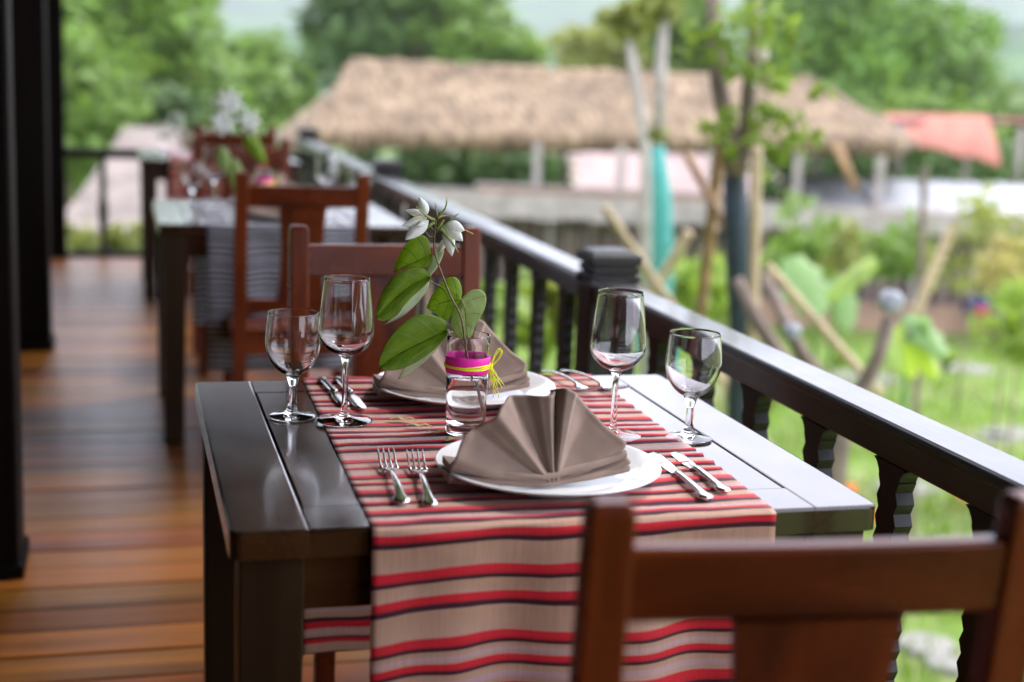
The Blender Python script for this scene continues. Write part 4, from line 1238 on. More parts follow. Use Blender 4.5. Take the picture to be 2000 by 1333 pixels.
tree_group = "trees standing beyond the thatched pavilion"
def tree(x, d, z, rx, rz, mat, label, n=5200, size=.26, seed=1, clump=44, crad=.27, trunk=True, ry=None, cat="tree", name="tree", droop=0.0, parts=None):
    base = yard(x, d, GZ)
    t = thing(name, base, label, cat, tree_group)
    c = yard(x, d, z)
    mb = MB()
    for (dx, dz, kx, kz, fr) in (parts or [(0, 0, 1, 1, 1)]):
        cc = c + ex * dx * rx; cc.z += dz * rz
        leaves(mb, cc, (rx * kx, (ry or rx) * kx, rz * kz), int(n * fr), size, seed + int(dx * 17), clump=clump, crad=crad, droop=droop)
    mb.build("crown", LM[mat], t, local=False, fix=False)
    tb = MB(); top = c.z + rz * .2
    rr0 = max(.10, rx * .06)
    tb.tube([base, base + Vector((.05, 0, (top - GZ) * .4)), Vector((c.x, c.y, top))], [rr0, rr0 * .75, rr0 * .35], 8)
    rnd = random.Random(seed)
    for k in range(6):
        a = rnd.uniform(0, 2 * PI); h0 = lerp(GZ, top, rnd.uniform(.5, .85))
        e = Vector((c.x + math.cos(a) * rx * .6, c.y + math.sin(a) * rx * .6, c.z + rnd.uniform(-.1, .6) * rz))
        s_ = Vector((lerp(base.x, c.x, .5), lerp(base.y, c.y, .5), h0))
        tb.tube([s_, s_.lerp(e, .5) + Vector((0, 0, .15 * rz)), e], [rr0 * .4, rr0 * .25, rr0 * .08], 6)
    tb.build("trunk", bark, t, local=False, smooth=True)
    return t
def T(p, d, rx, rz, mat, label, **k): return tree(p[0], d, p[1], rx, rz, mat, label, **k)
T((-9.841, 1.802), 34, 3.0, 3.3, 'mid', "big mid green tree rising behind the left posts", seed=1, n=11000, clump=70)
T((-8.871, 0.17), 28, 1.9, 1.6, 'mid', "low leafy tree just above the end railing, far left", seed=2, n=4200, size=.22)
T((-8.891, -0.159), 40, 2.6, 1.7, 'mid', "round green bush tree left of the thatched roof", seed=3, n=6000)
T((-8.879, 0.465), 48, 2.2, 1.7, 'mid', "smaller green tree touching the left end of the thatched roof", seed=4, n=4200)
T((-7.365, -0.404), 30, 1.9, 1.2, 'dark', "dark bushy tree behind the chairs at the veranda's end", seed=14, n=3600, size=.2)
T((-6.092, 2.386), 50, 1.9, 2.2, 'dark', "upright dark tree behind the thatched ridge's left end", seed=5, n=4600)
T((-3.882, 3.158), 52, 3.2, 2.3, 'mid', "wide hazy green tree behind the thatched ridge", seed=6, n=8000, clump=30)
T((-1.139, 1.99), 50, 2.0, 1.3, 'mid', "lower green tree behind the middle of the thatched ridge", seed=7, n=4000)
T((2.155, 1.94), 42, 1.5, .8, 'yellow', "yellowish green treetop peeping over the thatched ridge", seed=8, n=3000, size=.22)
T((4.558, 2.447), 44, 2.0, 1.7, 'mid', "green tree behind the slim bare saplings", seed=18, n=4000)
T((8.059, 2.716), 40, 2.1, 2.6, 'bamboo', "tall feathery bamboo clump above the right end of the thatch", seed=9, n=9000, size=.20, clump=16, crad=.5, droop=.8)
T((9.629, 1.546), 38, 2.0, 2.4, 'bamboo', "broad arching bamboo clump, second from the right", seed=10, n=11000, size=.20, clump=14, crad=.5, droop=.8)
T((12.517, 2.093), 43, 1.5, 1.5, 'bamboo', "smaller bamboo clump leaning out at the upper right", seed=11, n=6000, size=.20, clump=10, crad=.5, droop=.8)
T((9.385, -0.237), 34, 2.3, 1.4, 'mid', "bushy green tree behind the orange awning", seed=12, n=5200, size=.22)
T((18.705, 0.185), 56, 3.6, 1.8, 'pale', "pale green round tree at the right edge", seed=13, n=6000)
T((12.433, -0.221), 36, 1.6, 1.1, 'mid', "low green tree at the right edge, below the awning beam", seed=15, n=3200, size=.22)
T((15.081, 0.474), 48, 2.4, 1.5, 'pale', "pale tree between the bamboo and the right edge", seed=16, n=4600)
# hedge showing under the eave
hd_ = thing("hedge", yard(-1.0, 27.5, GZ), "dark green hedge seen under the left part of the thatched eave", "hedge")
mb = MB()
for k, (u, z) in enumerate((((-2.702, -0.774)), ((-1.816, -0.686)), ((-1.027, -0.653)), ((-0.29, -0.572)), ((0.444, -0.442)))):
    leaves(mb, yard(u, 27.5, z - .6), (.75, .8, 1.5), 1500, .15, 40 + k, clump=14)
mb.build("foliage", LM['dark'], hd_, local=False, fix=False)
hd2 = thing("hedge", yard(6.0, 29, GZ), "dark green hedge under the right end of the thatch", "hedge")
mb = MB()
for k, (u, z) in enumerate((((5.456, -0.531)), ((6.289, -0.547)), ((7.118, -0.511)), ((7.951, -0.527)), ((8.778, -0.492)), ((9.709, -0.452)))):
    leaves(mb, yard(u, 29, z - .6), (.9, .8, 1.6), 1500, .16, 60 + k, clump=14)
mb.build("foliage", LM['dark'], hd2, local=False, fix=False)

# ---- thatched pavilion
m_thatch, nt, b = nodes_mat("dry thatch"); 
tc = nt.nodes.new("ShaderNodeTexCoord"); mp = nt.nodes.new("ShaderNodeMapping"); mp.inputs['Rotation'].default_value = (0, 0, YAW); mp.inputs['Scale'].default_value = (14, 3, 1.6)
nt.links.new(tc.outputs['Object'], mp.inputs['Vector'])
n1 = nt.nodes.new("ShaderNodeTexNoise"); n1.inputs['Scale'].default_value = 1.0; n1.inputs['Detail'].default_value = 6; nt.links.new(mp.outputs[0], n1.inputs['Vector'])
n2 = nt.nodes.new("ShaderNodeTexNoise"); n2.inputs['Scale'].default_value = 1.3; n2.inputs['Detail'].default_value = 3; nt.links.new(tc.outputs['Object'], n2.inputs['Vector'])
rp = ramp(nt, [(.3, (.09, .060, .035)), (.5, (.24, .165, .095)), (.7, (.44, .325, .20))]); nt.links.new(n1.outputs['Fac'], rp.inputs['Fac'])
rp2 = ramp(nt, [(.3, (.50, .47, .45)), (.7, (1.0, 1.0, 1.0))]); nt.links.new(n2.outputs['Fac'], rp2.inputs['Fac'])
mx = nt.nodes.new("ShaderNodeMix"); mx.data_type = 'RGBA'; mx.blend_type = 'MULTIPLY'; mx.inputs['Factor'].default_value = 1
nt.links.new(rp.outputs['Color'], mx.inputs['A']); nt.links.new(rp2.outputs['Color'], mx.inputs['B']); nt.links.new(mx.outputs['Result'], b.inputs['Base Color'])
b.inputs['Roughness'].default_value = .9; bump(nt, b, n1.outputs['Fac'], .8, .06)
grey_w = plain("weathered grey timber", (.33, .29, .26), .8, 0, 4, .25, bmp=.3, bdist=.01)
dark_w = plain("dark brown boards", (.05, .033, .025), .85, 0, 3, .4)
brown_w = plain("brown planks", (.26, .17, .11), .85, 0, 3, .25)
pav = thing("thatched_pavilion", yard(0, 21, GZ), "long open pavilion with hipped straw thatch roof on a raised deck", "pavilion")
DF, DR, DB = 20.6, 23.2, 26.0
rl = (-2.734, 1.316); rr_ = (4.52, 1.51)
zr = (rl[1] + rr_[1]) / 2 - .20
el = (-3.362, 0.22); er_ = (5.373, 0.418)
zl_, zrr = el[1] - .10, er_[1] - .06
NU, NV = 90, 16
def roof_pt(u, v, side):
    """u along the ridge, v 0 ridge .. 1 eave"""
    xr = lerp(rl[0], rr_[0], u); xe = lerp(el[0] + .25, er_[0] - .1, u)
    sagr = -.10 * math.sin(PI * u)
    x = lerp(xr, xe, v); d = lerp(DR, DF if side < 0 else DB, v)
    z0 = zr + sagr * .4; z1 = lerp(zl_, zrr, u)
    z = lerp(z0, z1, v ** .86) + .05 * vn(u * 26, v * 6, side) + .03 * math.sin(v * 20) * v
    if v > .95: z -= .07 * abs(vn(u * 95, 3.3, side)) + .06
    return yard(x, d + .04 * vn(u * 60, v * 9, 2), z)
mb = MB()
for side in (-1, 1):
    mb.grid([[roof_pt(i_ / NU, j / NV, side) for j in range(NV + 1)] for i_ in range(NU + 1)])
for end in (0, 1):       # hips
    P_ = []
    for i_ in range(25):
        w = i_ / 24; row = []
        for j in range(NV + 1):
            v = j / NV
            a = roof_pt(end, v, -1); c_ = roof_pt(end, v, 1); p = a.lerp(c_, w)
            out = (.9 * v * math.sin(PI * w)) * (1 if end else -1)
            p = p + ex * out
            p.z += .05 * vn(w * 9, v * 6, end) + (-.10 * abs(vn(w * 30, 1.1)) if v > .95 else 0)
            row.append(p)
        P_.append(row)
    mb.grid(P_)
rf = mb.build("roof", m_thatch, pav, local=False, smooth=True, fix=False)
md = rf.modifiers.new("thick", 'SOLIDIFY'); md.thickness = .22; md.offset = -1
# ridge cap, bound with crossing sticks
mb = MB(); pts = [yard(lerp(rl[0] - .1, rr_[0] + .1, k / 20), DR, zr + .06 - .04 * math.sin(PI * k / 20)) for k in range(21)]
mb.tube(pts, .13, 10); mb.build("ridge_cap", m_thatch, rf, local=False, smooth=True)
# shaggy straw: blades over the roof and hanging from the eave
mb = MB(); rnd = random.Random(3)
for k in range(13000):
    u = rnd.random(); v = rnd.random() ** .8 if rnd.random() < .6 else 1.0
    p = roof_pt(u, min(v, 1), -1)
    if rnd.random() < .10:
        e_ = 1 if rnd.random() < .6 else 0
        w = rnd.random() * .6; a = roof_pt(e_, v, -1); c_ = roof_pt(e_, v, 1); p = a.lerp(c_, w) + ex * (.9 * v * math.sin(PI * w)) * (1 if e_ else -1)
    l_ = rnd.uniform(.18, .42); sx = ex * rnd.uniform(-.10, .10)
    q = p + sx * l_ * 2 - ey * (.55 * l_ if v < 1 else .12 * l_) + Vector((0, 0, -l_ * (.45 if v < 1 else .85)))
    wv_ = ex * rnd.uniform(.008, .022)
    up = Vector((0, 0, .05)) - ey * .05
    n0 = len(mb.v); mb.v += [tuple(p - wv_ + up), tuple(p + wv_ + up), tuple(q + up * .6)]; mb.f.append((n0, n0 + 1, n0 + 2))
sh = mb.build("straw_blades", m_thatch, rf, local=False, fix=False, kind='stuff')
# deck with a wavy grey fascia, posts, low wall and picket skirt
dk0 = (-0.811, -0.59); dk1 = (7.817, -0.27); dkb = (2.84, -0.739)
zdt = lerp(dk0[1], dk1[1], .5); zdb = dkb[1]
mb = MB(); ybox(mb, dk0[0] - 2.6, dk1[0] + 4, 20.2, 21.0, zdb + .02, zdt); mb.build("deck", grey_w, pav, local=False)
xk = dk0[0] - 2.6; rnd = random.Random(8)
while xk < dk1[0] + 3.5:
    w = rnd.uniform(.30, .46)
    mb = MB(); hh = rnd.uniform(-.02, .07)
    ybox(mb, xk + .004, xk + w - .004, 20.12 + rnd.uniform(-.01, .01), 20.19, zdb - hh, zdt + .02); mb.build("fascia_board", grey_w, pav, local=False); xk += w
def ypole(name, a, b_, r, mat, parent, seg=10):
    return MB().tube([a, a.lerp(b_, .5), b_], r, seg).build(name, mat, parent, local=False, smooth=True)
for (p, d) in (((0.25, -0.477), 20.5), ((1.457, -0.425), 20.5), ((2.766, -0.368), 20.5), ((3.993, -0.315), 20.5), ((5.175, -0.265), 20.5), ((5.245, -0.683), 25.3), ((0.799, -0.874), 25.3)):
    x = p[0]; mb = MB(); ybox(mb, x - .055, x + .055, d, d + .12, zdt if d < 21 else GZ, zr - .9 if d < 21 else zr - 1.0); mb.build("post", grey_w, pav, local=False)
ypole("brace", yard(*(lambda q: (q[0], 20.3, q[1]))((4.797, -0.169))), yard(*(lambda q: (q[0], 20.3, q[1]))((4.449, 0.496))), .06, bambo2, pav)
ybox(mb := MB(), dk0[0] + .2, (2.995, -0.46)[0], 20.32, 20.40, zdt, zdt + .09).build("low_rail", brown_w, pav, local=False)
ybox(mb := MB(), dk0[0] + .2, (2.995, -0.46)[0], 20.30, 20.42, zdt + .091, zdt + .13).build("low_rail", grey_w, pav, local=False)
zsk = (5.223, -1.846)[1]
mb = MB(); ybox(mb, dk0[0] - 2.4, dk1[0] + 3, 20.75, 20.80, zsk, zdb + .01); mb.build("skirt_backing", dark_w, pav, local=False)
xk = dk0[0] + .3; rnd = random.Random(12)
slatm = plain("grey brown slats", (.20, .155, .13), .85, 0, 5, .35)
while xk < dk1[0] + 1.5:
    w = rnd.uniform(.07, .12); mb = MB()
    ybox(mb, xk, xk + w, 20.66, 20.70, zsk - rnd.uniform(0, .05), zdb - .01); mb.build("slat", slatm if rnd.random() < .75 else grey_w, pav, local=False)
    xk += w + rnd.uniform(.06, .13)
mb = MB(); ybox(mb, dk0[0] - 2.4, dk1[0] + 3, 20.45, 20.95, GZ - .1, zsk + .02); mb.build("plinth", plain("brown earth plinth", (.30, .19, .13), .9, 0, 2, .25), pav, local=False)

# white sheet roofs / tables on the deck at the right
wsheet = plain("white sheet", (.36, .37, .39), .7, 0, 1.2, .08)
a0 = (4.199, -0.336); a1 = (8.248, -0.161)
ws = thing("white_canopy", yard((a0[0] + a1[0]) / 2, 22, zdt), "long low white sheet canopy standing on the deck at the right", "canopy")
x = a0[0]; k = 0
while x < a1[0]:
    mb = MB(); P_ = [[yard(lerp(x, x + 1.02, i_ / 8), lerp(20.9, 23.0, j / 4), lerp(a0[1] - .16, a0[1] + .18, j / 4) + .012 * math.sin(i_ * 1.5 + k)) for j in range(5)] for i_ in range(9)]
    o = mb.grid(P_).build("sheet_panel", wsheet, ws, local=False, smooth=True); md = o.modifiers.new("t", 'SOLIDIFY'); md.thickness = .03
    x += 1.04; k += 1
for x in (a0[0] + .1, (a0[0] + a1[0]) / 2, a1[0] - .1):
    for d in (20.95, 22.9):
        mb = MB(); ybox(mb, x - .04, x + .04, d, d + .08, zdt if d < 21 else GZ, a0[1] - .19 + (d - 20.9) * .155); mb.build("post", grey_w, ws, local=False)

# pink-brown roof of the house behind
rt = plain("pale pinkish roof", (.40, .29, .26), .85, 0, 1.0, .15)
def gable(name, label, xl, xr, xtl, xtr, d0, d1, z0, z1, wallmat, roofmat, tile=True, cat="house"):
    t = thing(name, yard((xl + xr) / 2, d0, GZ), label, cat)
    P_ = []
    rowsn = 9
    sl = []
    for j in range(rowsn):
        v0, v1 = j / rowsn, (j + 1) / rowsn
        mb = MB()
        a = yard(lerp(xl, xtl, v0), lerp(d0, d1, v0), lerp(z0, z1, v0 ** 1.25)); b_ = yard(lerp(xr, xtr, v0), lerp(d0, d1, v0), lerp(z0, z1, v0 ** 1.25))
        c_ = yard(lerp(xr, xtr, v1), lerp(d0, d1, v1), lerp(z0, z1, v1 ** 1.25) + .04); e_ = yard(lerp(xl, xtl, v1), lerp(d0, d1, v1), lerp(z0, z1, v1 ** 1.25) + .04)
        n0 = len(mb.v); up = Vector((0, 0, .07))
        mb.v += [tuple(q) for q in (a, b_, c_, e_, a + up, b_ + up, c_ + up * .2, e_ + up * .2)]
        mb.f += [tuple(i_ for i_ in q) for q in ((3, 2, 1, 0), (4, 5, 6, 7), (0, 1, 5, 4), (1, 2, 6, 5), (2, 3, 7, 6), (3, 0, 4, 7))]
        mb.build("roof_course", roofmat, t, local=False)
    mb = MB()
    # back slope and walls
    q = [yard(xl, 2 * d1 - d0, z0), yard(xr, 2 * d1 - d0, z0), yard(xtr, d1 + .02, z1), yard(xtl, d1 + .02, z1)]
    mb.v += [tuple(p) for p in q]; mb.f.append((0, 1, 2, 3)); o = mb.build("back_roof", roofmat, t, local=False); md = o.modifiers.new("t", 'SOLIDIFY'); md.thickness = .08
    mb = MB(); ybox(mb, min(xl, xr) + .5, max(xl, xr) - .5, d0 + .5, 2 * d1 - d0 - .5, GZ - .1, z0 + .02); mb.build("wall", wallmat, t, local=False)
    return t
wallp = plain("brown house wall", (.16, .11, .08), .85, 0, 2, .3)
p1, p2, p3, p4 = (-0.802, -1.476), (6.208, -1.175), (0.516, -0.158), (5.829, 0.213)
gable("house", "house with pale pinkish roof seen through the open pavilion", p1[0], p2[0], p3[0], p4[0], 31, 34, p1[1] - .1, max(p3[1], p4[1]), wallp, rt)
# pale roof beyond the end of the veranda, running down to the left
th2 = plain("pale pinkish thatch", (.21, .170, .145), .9, 0, 2.5, .35, bmp=.5, bdist=.03)
q1, q2, q3, q4 = (-6.288, -1.108), (-3.98, -1.008), (-6.37, 0.079), (-5.523, 0.067)
gable("garden_hut", "pale thatched hut roof just beyond the end railing", q1[0], q2[0], q3[0], q4[0], 19, 23, q1[1], q3[1], brown_w, th2, cat="hut")

# ---- orange awning on posts at the right
om = plain("orange red awning cloth", (.42, .16, .11), .75, 0, 2, .12)
aw = thing("orange_awning", yard(8, 24, GZ), "orange red cloth awning on thin posts at the right", "awning")
A0, A1, A2, A3 = (6.135, 0.843), (7.576, 0.901), (7.59, 0.151), (6.122, 0.438)
P_ = []
for i_ in range(21):
    u = i_ / 20; row = []
    for j in range(11):
        v = j / 10
        x = lerp(lerp(A0[0], A1[0], u), lerp(A3[0], A2[0], u), v); z = lerp(lerp(A0[1], A1[1], u), lerp(A3[1], A2[1], u), v)
        d = lerp(24.5, 23.5, u) - .9 * v - .12 * math.sin(PI * v) + .03 * math.sin(u * 25 + v * 3)
        row.append(yard(x, d, z + .02 * math.sin(u * 18) * v))
    P_.append(row)
o = MB().grid(P_).build("cloth", om, aw, local=False, smooth=True); md = o.modifiers.new("t", 'SOLIDIFY'); md.thickness = .01
# upper fold of the cloth, in a paler pink, lying back over the beam
P2 = [[p[0] + Vector((0, 0, .01)) + ey * (.9 * w) + Vector((0, 0, -.05 * w)) for w in (0, .5, 1)] for p in P_]
o = MB().grid(P2).build("top_cloth", plain("faded pink awning cloth", (.60, .30, .26), .7, 0, 2, .1), aw, local=False, smooth=True); md = o.modifiers.new("t", 'SOLIDIFY'); md.thickness = .01
pA = (6.124, 0.726); pB = (9.001, 0.849)
ypole("beam", yard(pA[0], 23.9, pA[1] - .02), yard(pB[0], 23.9, pB[1] + .02), .06, plain("dark red beam", (.20, .06, .05), .6), aw)
for q in ((7.351, 0.267), (6.249, 0.191), (8.234, 0.23)):
    d = 23.7
    ypole("post", yard(q[0], d, zdt), yard(q[0], d, pA[1] - .02), .055, grey_w, aw)
rnd = random.Random(2)
# ---- shrubs and plants along the picket skirt
def blade_plant(x, d, z0, h, n, mat, label, seed, w=.05, spread=.5, name="garden_plant", group="leafy plants in the garden below the railing"):
    t = thing(name, yard(x, d, z0), label, "plant", group)
    r_ = random.Random(seed); mb = MB()
    for k in range(n):
        a = r_.uniform(0, 2 * PI); L_ = h * r_.uniform(.6, 1.1); o = Vector((math.cos(a), math.sin(a), 0)); side = Vector((-o.y, o.x, 0)); P_ = []
        ww = w * r_.uniform(.7, 1.2); sp_ = spread * r_.uniform(.5, 1.2)
        for i_ in range(7):
            s_ = i_ / 6
            c_ = yard(x, d, z0) + o * sp_ * h * s_ ** 1.6 + Vector((0, 0, L_ * (s_ - .45 * s_ ** 3)))
            hw = ww * math.sin(PI * min(1, .08 + s_ * .92)) 
            P_.append([c_ - side * hw, c_ + Vector((0, 0, -hw * .3)), c_ + side * hw])
        mb.grid(P_)
    mb.build("leaves", LM[mat], t, local=False, smooth=True, fix=False)
    return t
def stems_crown(x, d, z0, z1, r_, mat, label, seed, size=.10, n=700, rz=None, name="garden_shrub"):
    t = thing(name, yard(x, d, z0), label, "shrub", "shrubs planted in front of the pavilion")
    MB().tube([yard(x, d, z0), yard(x + .03, d, (z0 + z1) / 2), yard(x, d, z1)], [.014, .011, .008], 7).build("stem", bark, t, local=False, smooth=True)
    mb = MB(); leaves(mb, yard(x, d, z1), (r_ * 1.3, r_, rz or r_ * 1.15), int(n * .26), size, seed, clump=15, crad=.32, droop=1.0, aspect=3.2)
    mb.build("foliage", LM[mat], t, local=False, fix=False)
    return t
for k, (p, d, r_, mt_, lb) in enumerate((((3.213, -0.445), 16, .42, 'mid', "loose green shrub against the slats, left of the taro leaves"), ((3.884, -0.658), 17, .35, 'yellow', "thin yellowish shrub between the slats and the taro leaves"),
        ((4.217, -0.512), 15.5, .38, 'mid', "green shrub under the white canopy"), ((4.821, -0.257), 15, .50, 'yellow', "drooping yellow green shrub at the right, upper"),
        ((4.73, -0.329), 13.5, .34, 'straw', "straw yellow drooping plant at the right edge"), ((4.327, -0.672), 12, .36, 'bright', "bright green plant low at the right edge"), ((1.558, -0.571), 12, .34, 'bright', "bright green bush seen just above the railing, right of the tall glass"), ((1.985, -0.571), 13, .30, 'bright', "bright green bush beside the wrapped tree trunk"))):
    stems_crown(p[0], d, GZ, p[1], r_, mt_, lb, 80 + k, size=.075, n=900)
# broad leaves (taro) 
def big_leaf(t, c, tip, w, mat, name="leaf"):
    c = Vector(c); tip = Vector(tip); ax = tip - c; L_ = ax.length; ax.normalize()
    sd = ax.cross(ey * -1 + Vector((0, 0, .4))).normalized(); nrm = sd.cross(ax); P_ = []
    for i_ in range(13):
        s_ = i_ / 12; hw = w * (math.sin(PI * (.12 + .88 * s_)) ** .7 if s_ < 1 else 0) * (1 + .16 * math.sin(s_ * 23 + w * 90))
        row = []
        for j in range(-4, 5):
            q = j / 4
            row.append(c + ax * L_ * s_ + sd * hw * q + nrm * (-.25 * w * q * q + .1 * L_ * s_ * (1 - s_)) + nrm * .02 * math.sin(q * 9 + s_ * 4) * w)
        P_.append(row)
    return MB().grid(P_).build(name, mat, t, local=False, smooth=True, fix=False)
def yp(p, d): return yard(p[0], d, p[1])
taro = thing("taro_plant", yard(*(lambda q: (q[0], 10, GZ))((2.351, -0.62))), "taro plant with three broad pale green leaves in the garden", "plant", "leafy plants in the garden below the railing")
lmp = leaf_mat("broad pale leaf", (.20, .33, .11), trans=.4, nscale=2, vary=.2); lmy = leaf_mat("broad yellow green leaf", (.36, .50, .02), trans=.45, nscale=2, vary=.25)
big_leaf(taro, yp((1.956, 0.102), 10), yp((2.094, -0.282), 9.6), .16, lmp)
big_leaf(taro, yp((2.601, 0.074), 10.2), yp((2.17, -0.186), 9.8), .075, LM['bright'])
big_leaf(taro, yp((2.392, -0.083), 10.4), yp((2.414, -0.449), 10.1), .11, lmp)
for q in ((2.126, -0.11), (2.271, -0.104)):
    ypole("leaf_stalk", yard((2.315, -0.847)[0], 10, GZ), yard(q[0], 10, q[1]), .02, LM['mid'], taro)
t2 = thing("taro_plant", yard((2.477, -0.818)[0], 8.6, GZ), "taro plant with one large glowing yellow green leaf", "plant", "leafy plants in the garden below the railing")
for a_, b_, w_, m_ in (((2.454, -0.083), (2.583, -0.264), .085, lmp), ((2.454, -0.124), (2.535, -0.397), .085, lmy), ((2.425, -0.158), (2.392, -0.4), .08, lmy), ((2.424, -0.176), (2.31, -0.387), .07, LM['bright']), ((2.533, -0.171), (2.471, -0.03), .06, lmp)):
    big_leaf(t2, yp(a_, 8.75), yp(b_, 8.3), w_, m_)
ypole("leaf_stalk", yard((2.508, -0.981)[0], 8.6, GZ), yp((2.428, -0.139), 8.6), .022, lmp, t2)
for k, (p, d, h, mt_, lb) in enumerate((((0.208, 0.412), 6.0, .55, 'yellow', "yellow green clump showing between the balusters near the middle post"), ((0.136, 0.237), 6.5, .6, 'bright', "bright green clump showing between the balusters left of the middle post"),
        ((2.959, -0.456), 9.5, .30, 'bright', "small bright plant right of the taro"), ((2.583, -0.772), 11, .28, 'bright', "small bright plant behind the cut tree"), ((1.665, -0.582), 9, .5, 'yellow', "yellow green plant under the railing, by the short glass"), ((3.557, -0.232), 10, .4, 'bright', "spiky bright plant at the far right edge"), ((0.051, -0.049), 9, .8, 'bright', "tall bright plant behind the balusters beside the chair"), ((-0.162, -0.21), 10, .7, 'mid', "mid green plant behind the balusters beside the chair"))):
    blade_plant(p[0], d, p[1] - h * .5, h, 16, mt_, lb, 100 + k, w=.05 * h / .5)

# ---- young tree with netted trunk, poles
def P(p, d): return yard(p[0], d, p[1])
st = thing("staked_young_tree", yard((1.246, -0.01)[0], 7.6, GZ), "young tree with dark netting round its trunk and bright leaves", "tree")
netm = plain("dark blue green netting", (.025, .045, .055), .7, 0, 40, .6, bmp=.6, bdist=.01)
b0 = (1.334, -0.754)
MB().tube([yard(b0[0], 7.6, GZ), P((1.252, -0.01), 7.6), P((1.182, 0.49), 7.6), P((1.143, 0.803), 7.6)], [.075, .078, .072, .062], 12).build("netted_trunk", netm, st, local=False, smooth=True)
MB().tube([P((1.15, 0.789), 7.6), P((1.104, 1.003), 7.6), P((1.035, 1.293), 7.7), P((1.001, 1.558), 7.7), P((0.975, 1.879), 7.8)], [.06, .05, .045, .04, .035], 9).build("branch", bark, st, local=False, smooth=True)
MB().tube([P((1.15, 0.789), 7.6), P((1.19, 1.061), 7.6), P((1.189, 1.327), 7.6), P((1.192, 1.538), 7.6), P((1.206, 1.824), 7.6)], [.055, .045, .04, .03, .02], 9).build("branch", bark, st, local=False, smooth=True)
MB().lathe([(0, -.045), (.035, -.03), (.05, 0), (.035, .03), (0, .045)], 12, tuple(P((1.216, 1.438), 7.5))).build("cut_stub", plain("pale cut wood", (.62, .52, .44), .7, 0, 20, .1), st, local=False, smooth=True)
mb = MB()
for k, (p, r_, n) in enumerate((((0.91, 1.498), .10, 260), ((1.117, 1.558), .15, 500), ((1.089, 1.375), .10, 320), ((1.262, 1.606), .14, 380), ((1.293, 1.268), .16, 520), ((1.267, 1.098), .14, 420), ((1.379, 1.011), .13, 380), ((1.309, 0.89), .11, 320), ((0.981, 1.047), .08, 180), ((1.536, 1.277), .06, 90), ((1.056, 1.102), .07, 120), ((1.375, 1.465), .07, 110), ((1.528, 1.053), .07, 110), ((1.094, 0.934), .06, 90))):
    leaves(mb, yard(p[0], 7.45, p[1]), (r_ * 1.1, r_ * 1.1, r_ * 1.1), int(n * .20), .038, 200 + k, clump=5, crad=.4, droop=.4, aspect=1.8)
mb.build("crown", LM['bright'], st, local=False, fix=False)
def pole(a, b_, r, mat, label, group="bamboo support poles in the garden"):
    a = Vector(a); b_ = Vector(b_)
    mb = MB(); n = 9; pts = []; rr = []
    for k in range(n):      # swollen joints
        w = k / (n - 1)
        for e, f in ((-.012, 1.0), (0, 1.18), (.012, 1.0)):
            q = min(1, max(0, w + e)); pts.append(a.lerp(b_, q)); rr.append(r * f)
    pts2, r2 = [], []
    for p, q in zip(pts, rr):
        if pts2 and (p - pts2[-1]).length < 1e-4: continue
        pts2.append(p); r2.append(q)
    o = mb.tube([p for p in pts2], r2, 9).build("support_pole", mat, smooth=True, loc=a)
    return tag(o, label, "pole", group)
pole(yard((1.357, -0.641)[0], 7.2, GZ), P((1.185, 0.987), 7.2), .030, bambo, "straight pale pole standing right of the netted trunk")
pole(P((1.09, -0.126), 8.2), P((1.092, 1.076), 7.8), .034, bambo2, "orange brown pole leaning on the young tree from the left")
pole(yard((2.131, -0.597)[0], 8.3, GZ + .6), P((0.504, 0.545), 8.3), .028, bambo, "long thin pole slanting down to the right across the garden")
pole(P((0.943, -0.47), 10.5), P((1.236, 0.212), 10.2), .038, bambo, "pole leaning right beside the turquoise wrapped sapling")
pole(P((1.974, -0.303), 7.4), P((1.323, 0.357), 7.4), .024, bambo, "thin pale pole slanting behind the cut tree")
pole(P((2.994, -0.4), 10.5), P((3.219, 0.328), 10.5), .040, bambo, "pole leaning right in front of the slatted deck")
pole(yard((3.226, -0.744)[0], 10.8, GZ), P((3.054, 0.707), 10.8), .026, bark, "thin upright grey stake in front of the white canopy")
pole(P((0.915, 0.897), 7.9), P((1.125, 0.515), 7.6), .024, bambo2, "short orange brown pole tied to the young tree")
# turquoise wrapped sapling
sp_ = thing("wrapped_sapling", yard((1.159, -0.466)[0], 11, GZ), "slim sapling wrapped in turquoise cloth with a bare pale trunk", "tree")
MB().tube([yard((1.175, -0.465)[0], 11, GZ), P((1.157, -0.304), 11), P((1.131, 0.057), 11), P((1.104, 0.413), 11), P((1.05, 0.784), 11)], [.075, .078, .085, .075, .052], 12).build("turquoise_wrap", plain("turquoise cloth", (.07, .34, .29), .7, 0, 6, .15, bmp=.5, bdist=.01), sp_, local=False, smooth=True)
MB().tube([P((1.051, 0.764), 11), P((1.044, 1.267), 11), P((1.038, 1.799), 11)], [.048, .045, .038], 9).build("trunk", bark_g, sp_, local=False, smooth=True)
mb = MB(); leaves(mb, P((1.048, 1.818), 11), (.22, .22, .14), 500, .06, 301, clump=8); leaves(mb, P((1.044, 0.873), 11), (.07, .07, .07), 90, .05, 302); mb.build("crown", LM['yellow'], sp_, local=False, fix=False)
sp2 = thing("slim_sapling", yard((1.228, -0.796)[0], 13, GZ), "slim pale leaning sapling with yellow green top", "tree")
MB().tube([yard((1.289, -0.793)[0], 13, GZ), P((1.143, 0.615), 13), P((1.048, 1.115), 13), P((0.913, 1.696), 13)], [.06, .05, .045, .035], 9).build("trunk", bark_g, sp2, local=False, smooth=True)
mb = MB(); leaves(mb, P((0.881, 1.775), 13), (.28, .28, .18), 600, .07, 305, clump=8); mb.build("crown", LM['yellow'], sp2, local=False, fix=False)
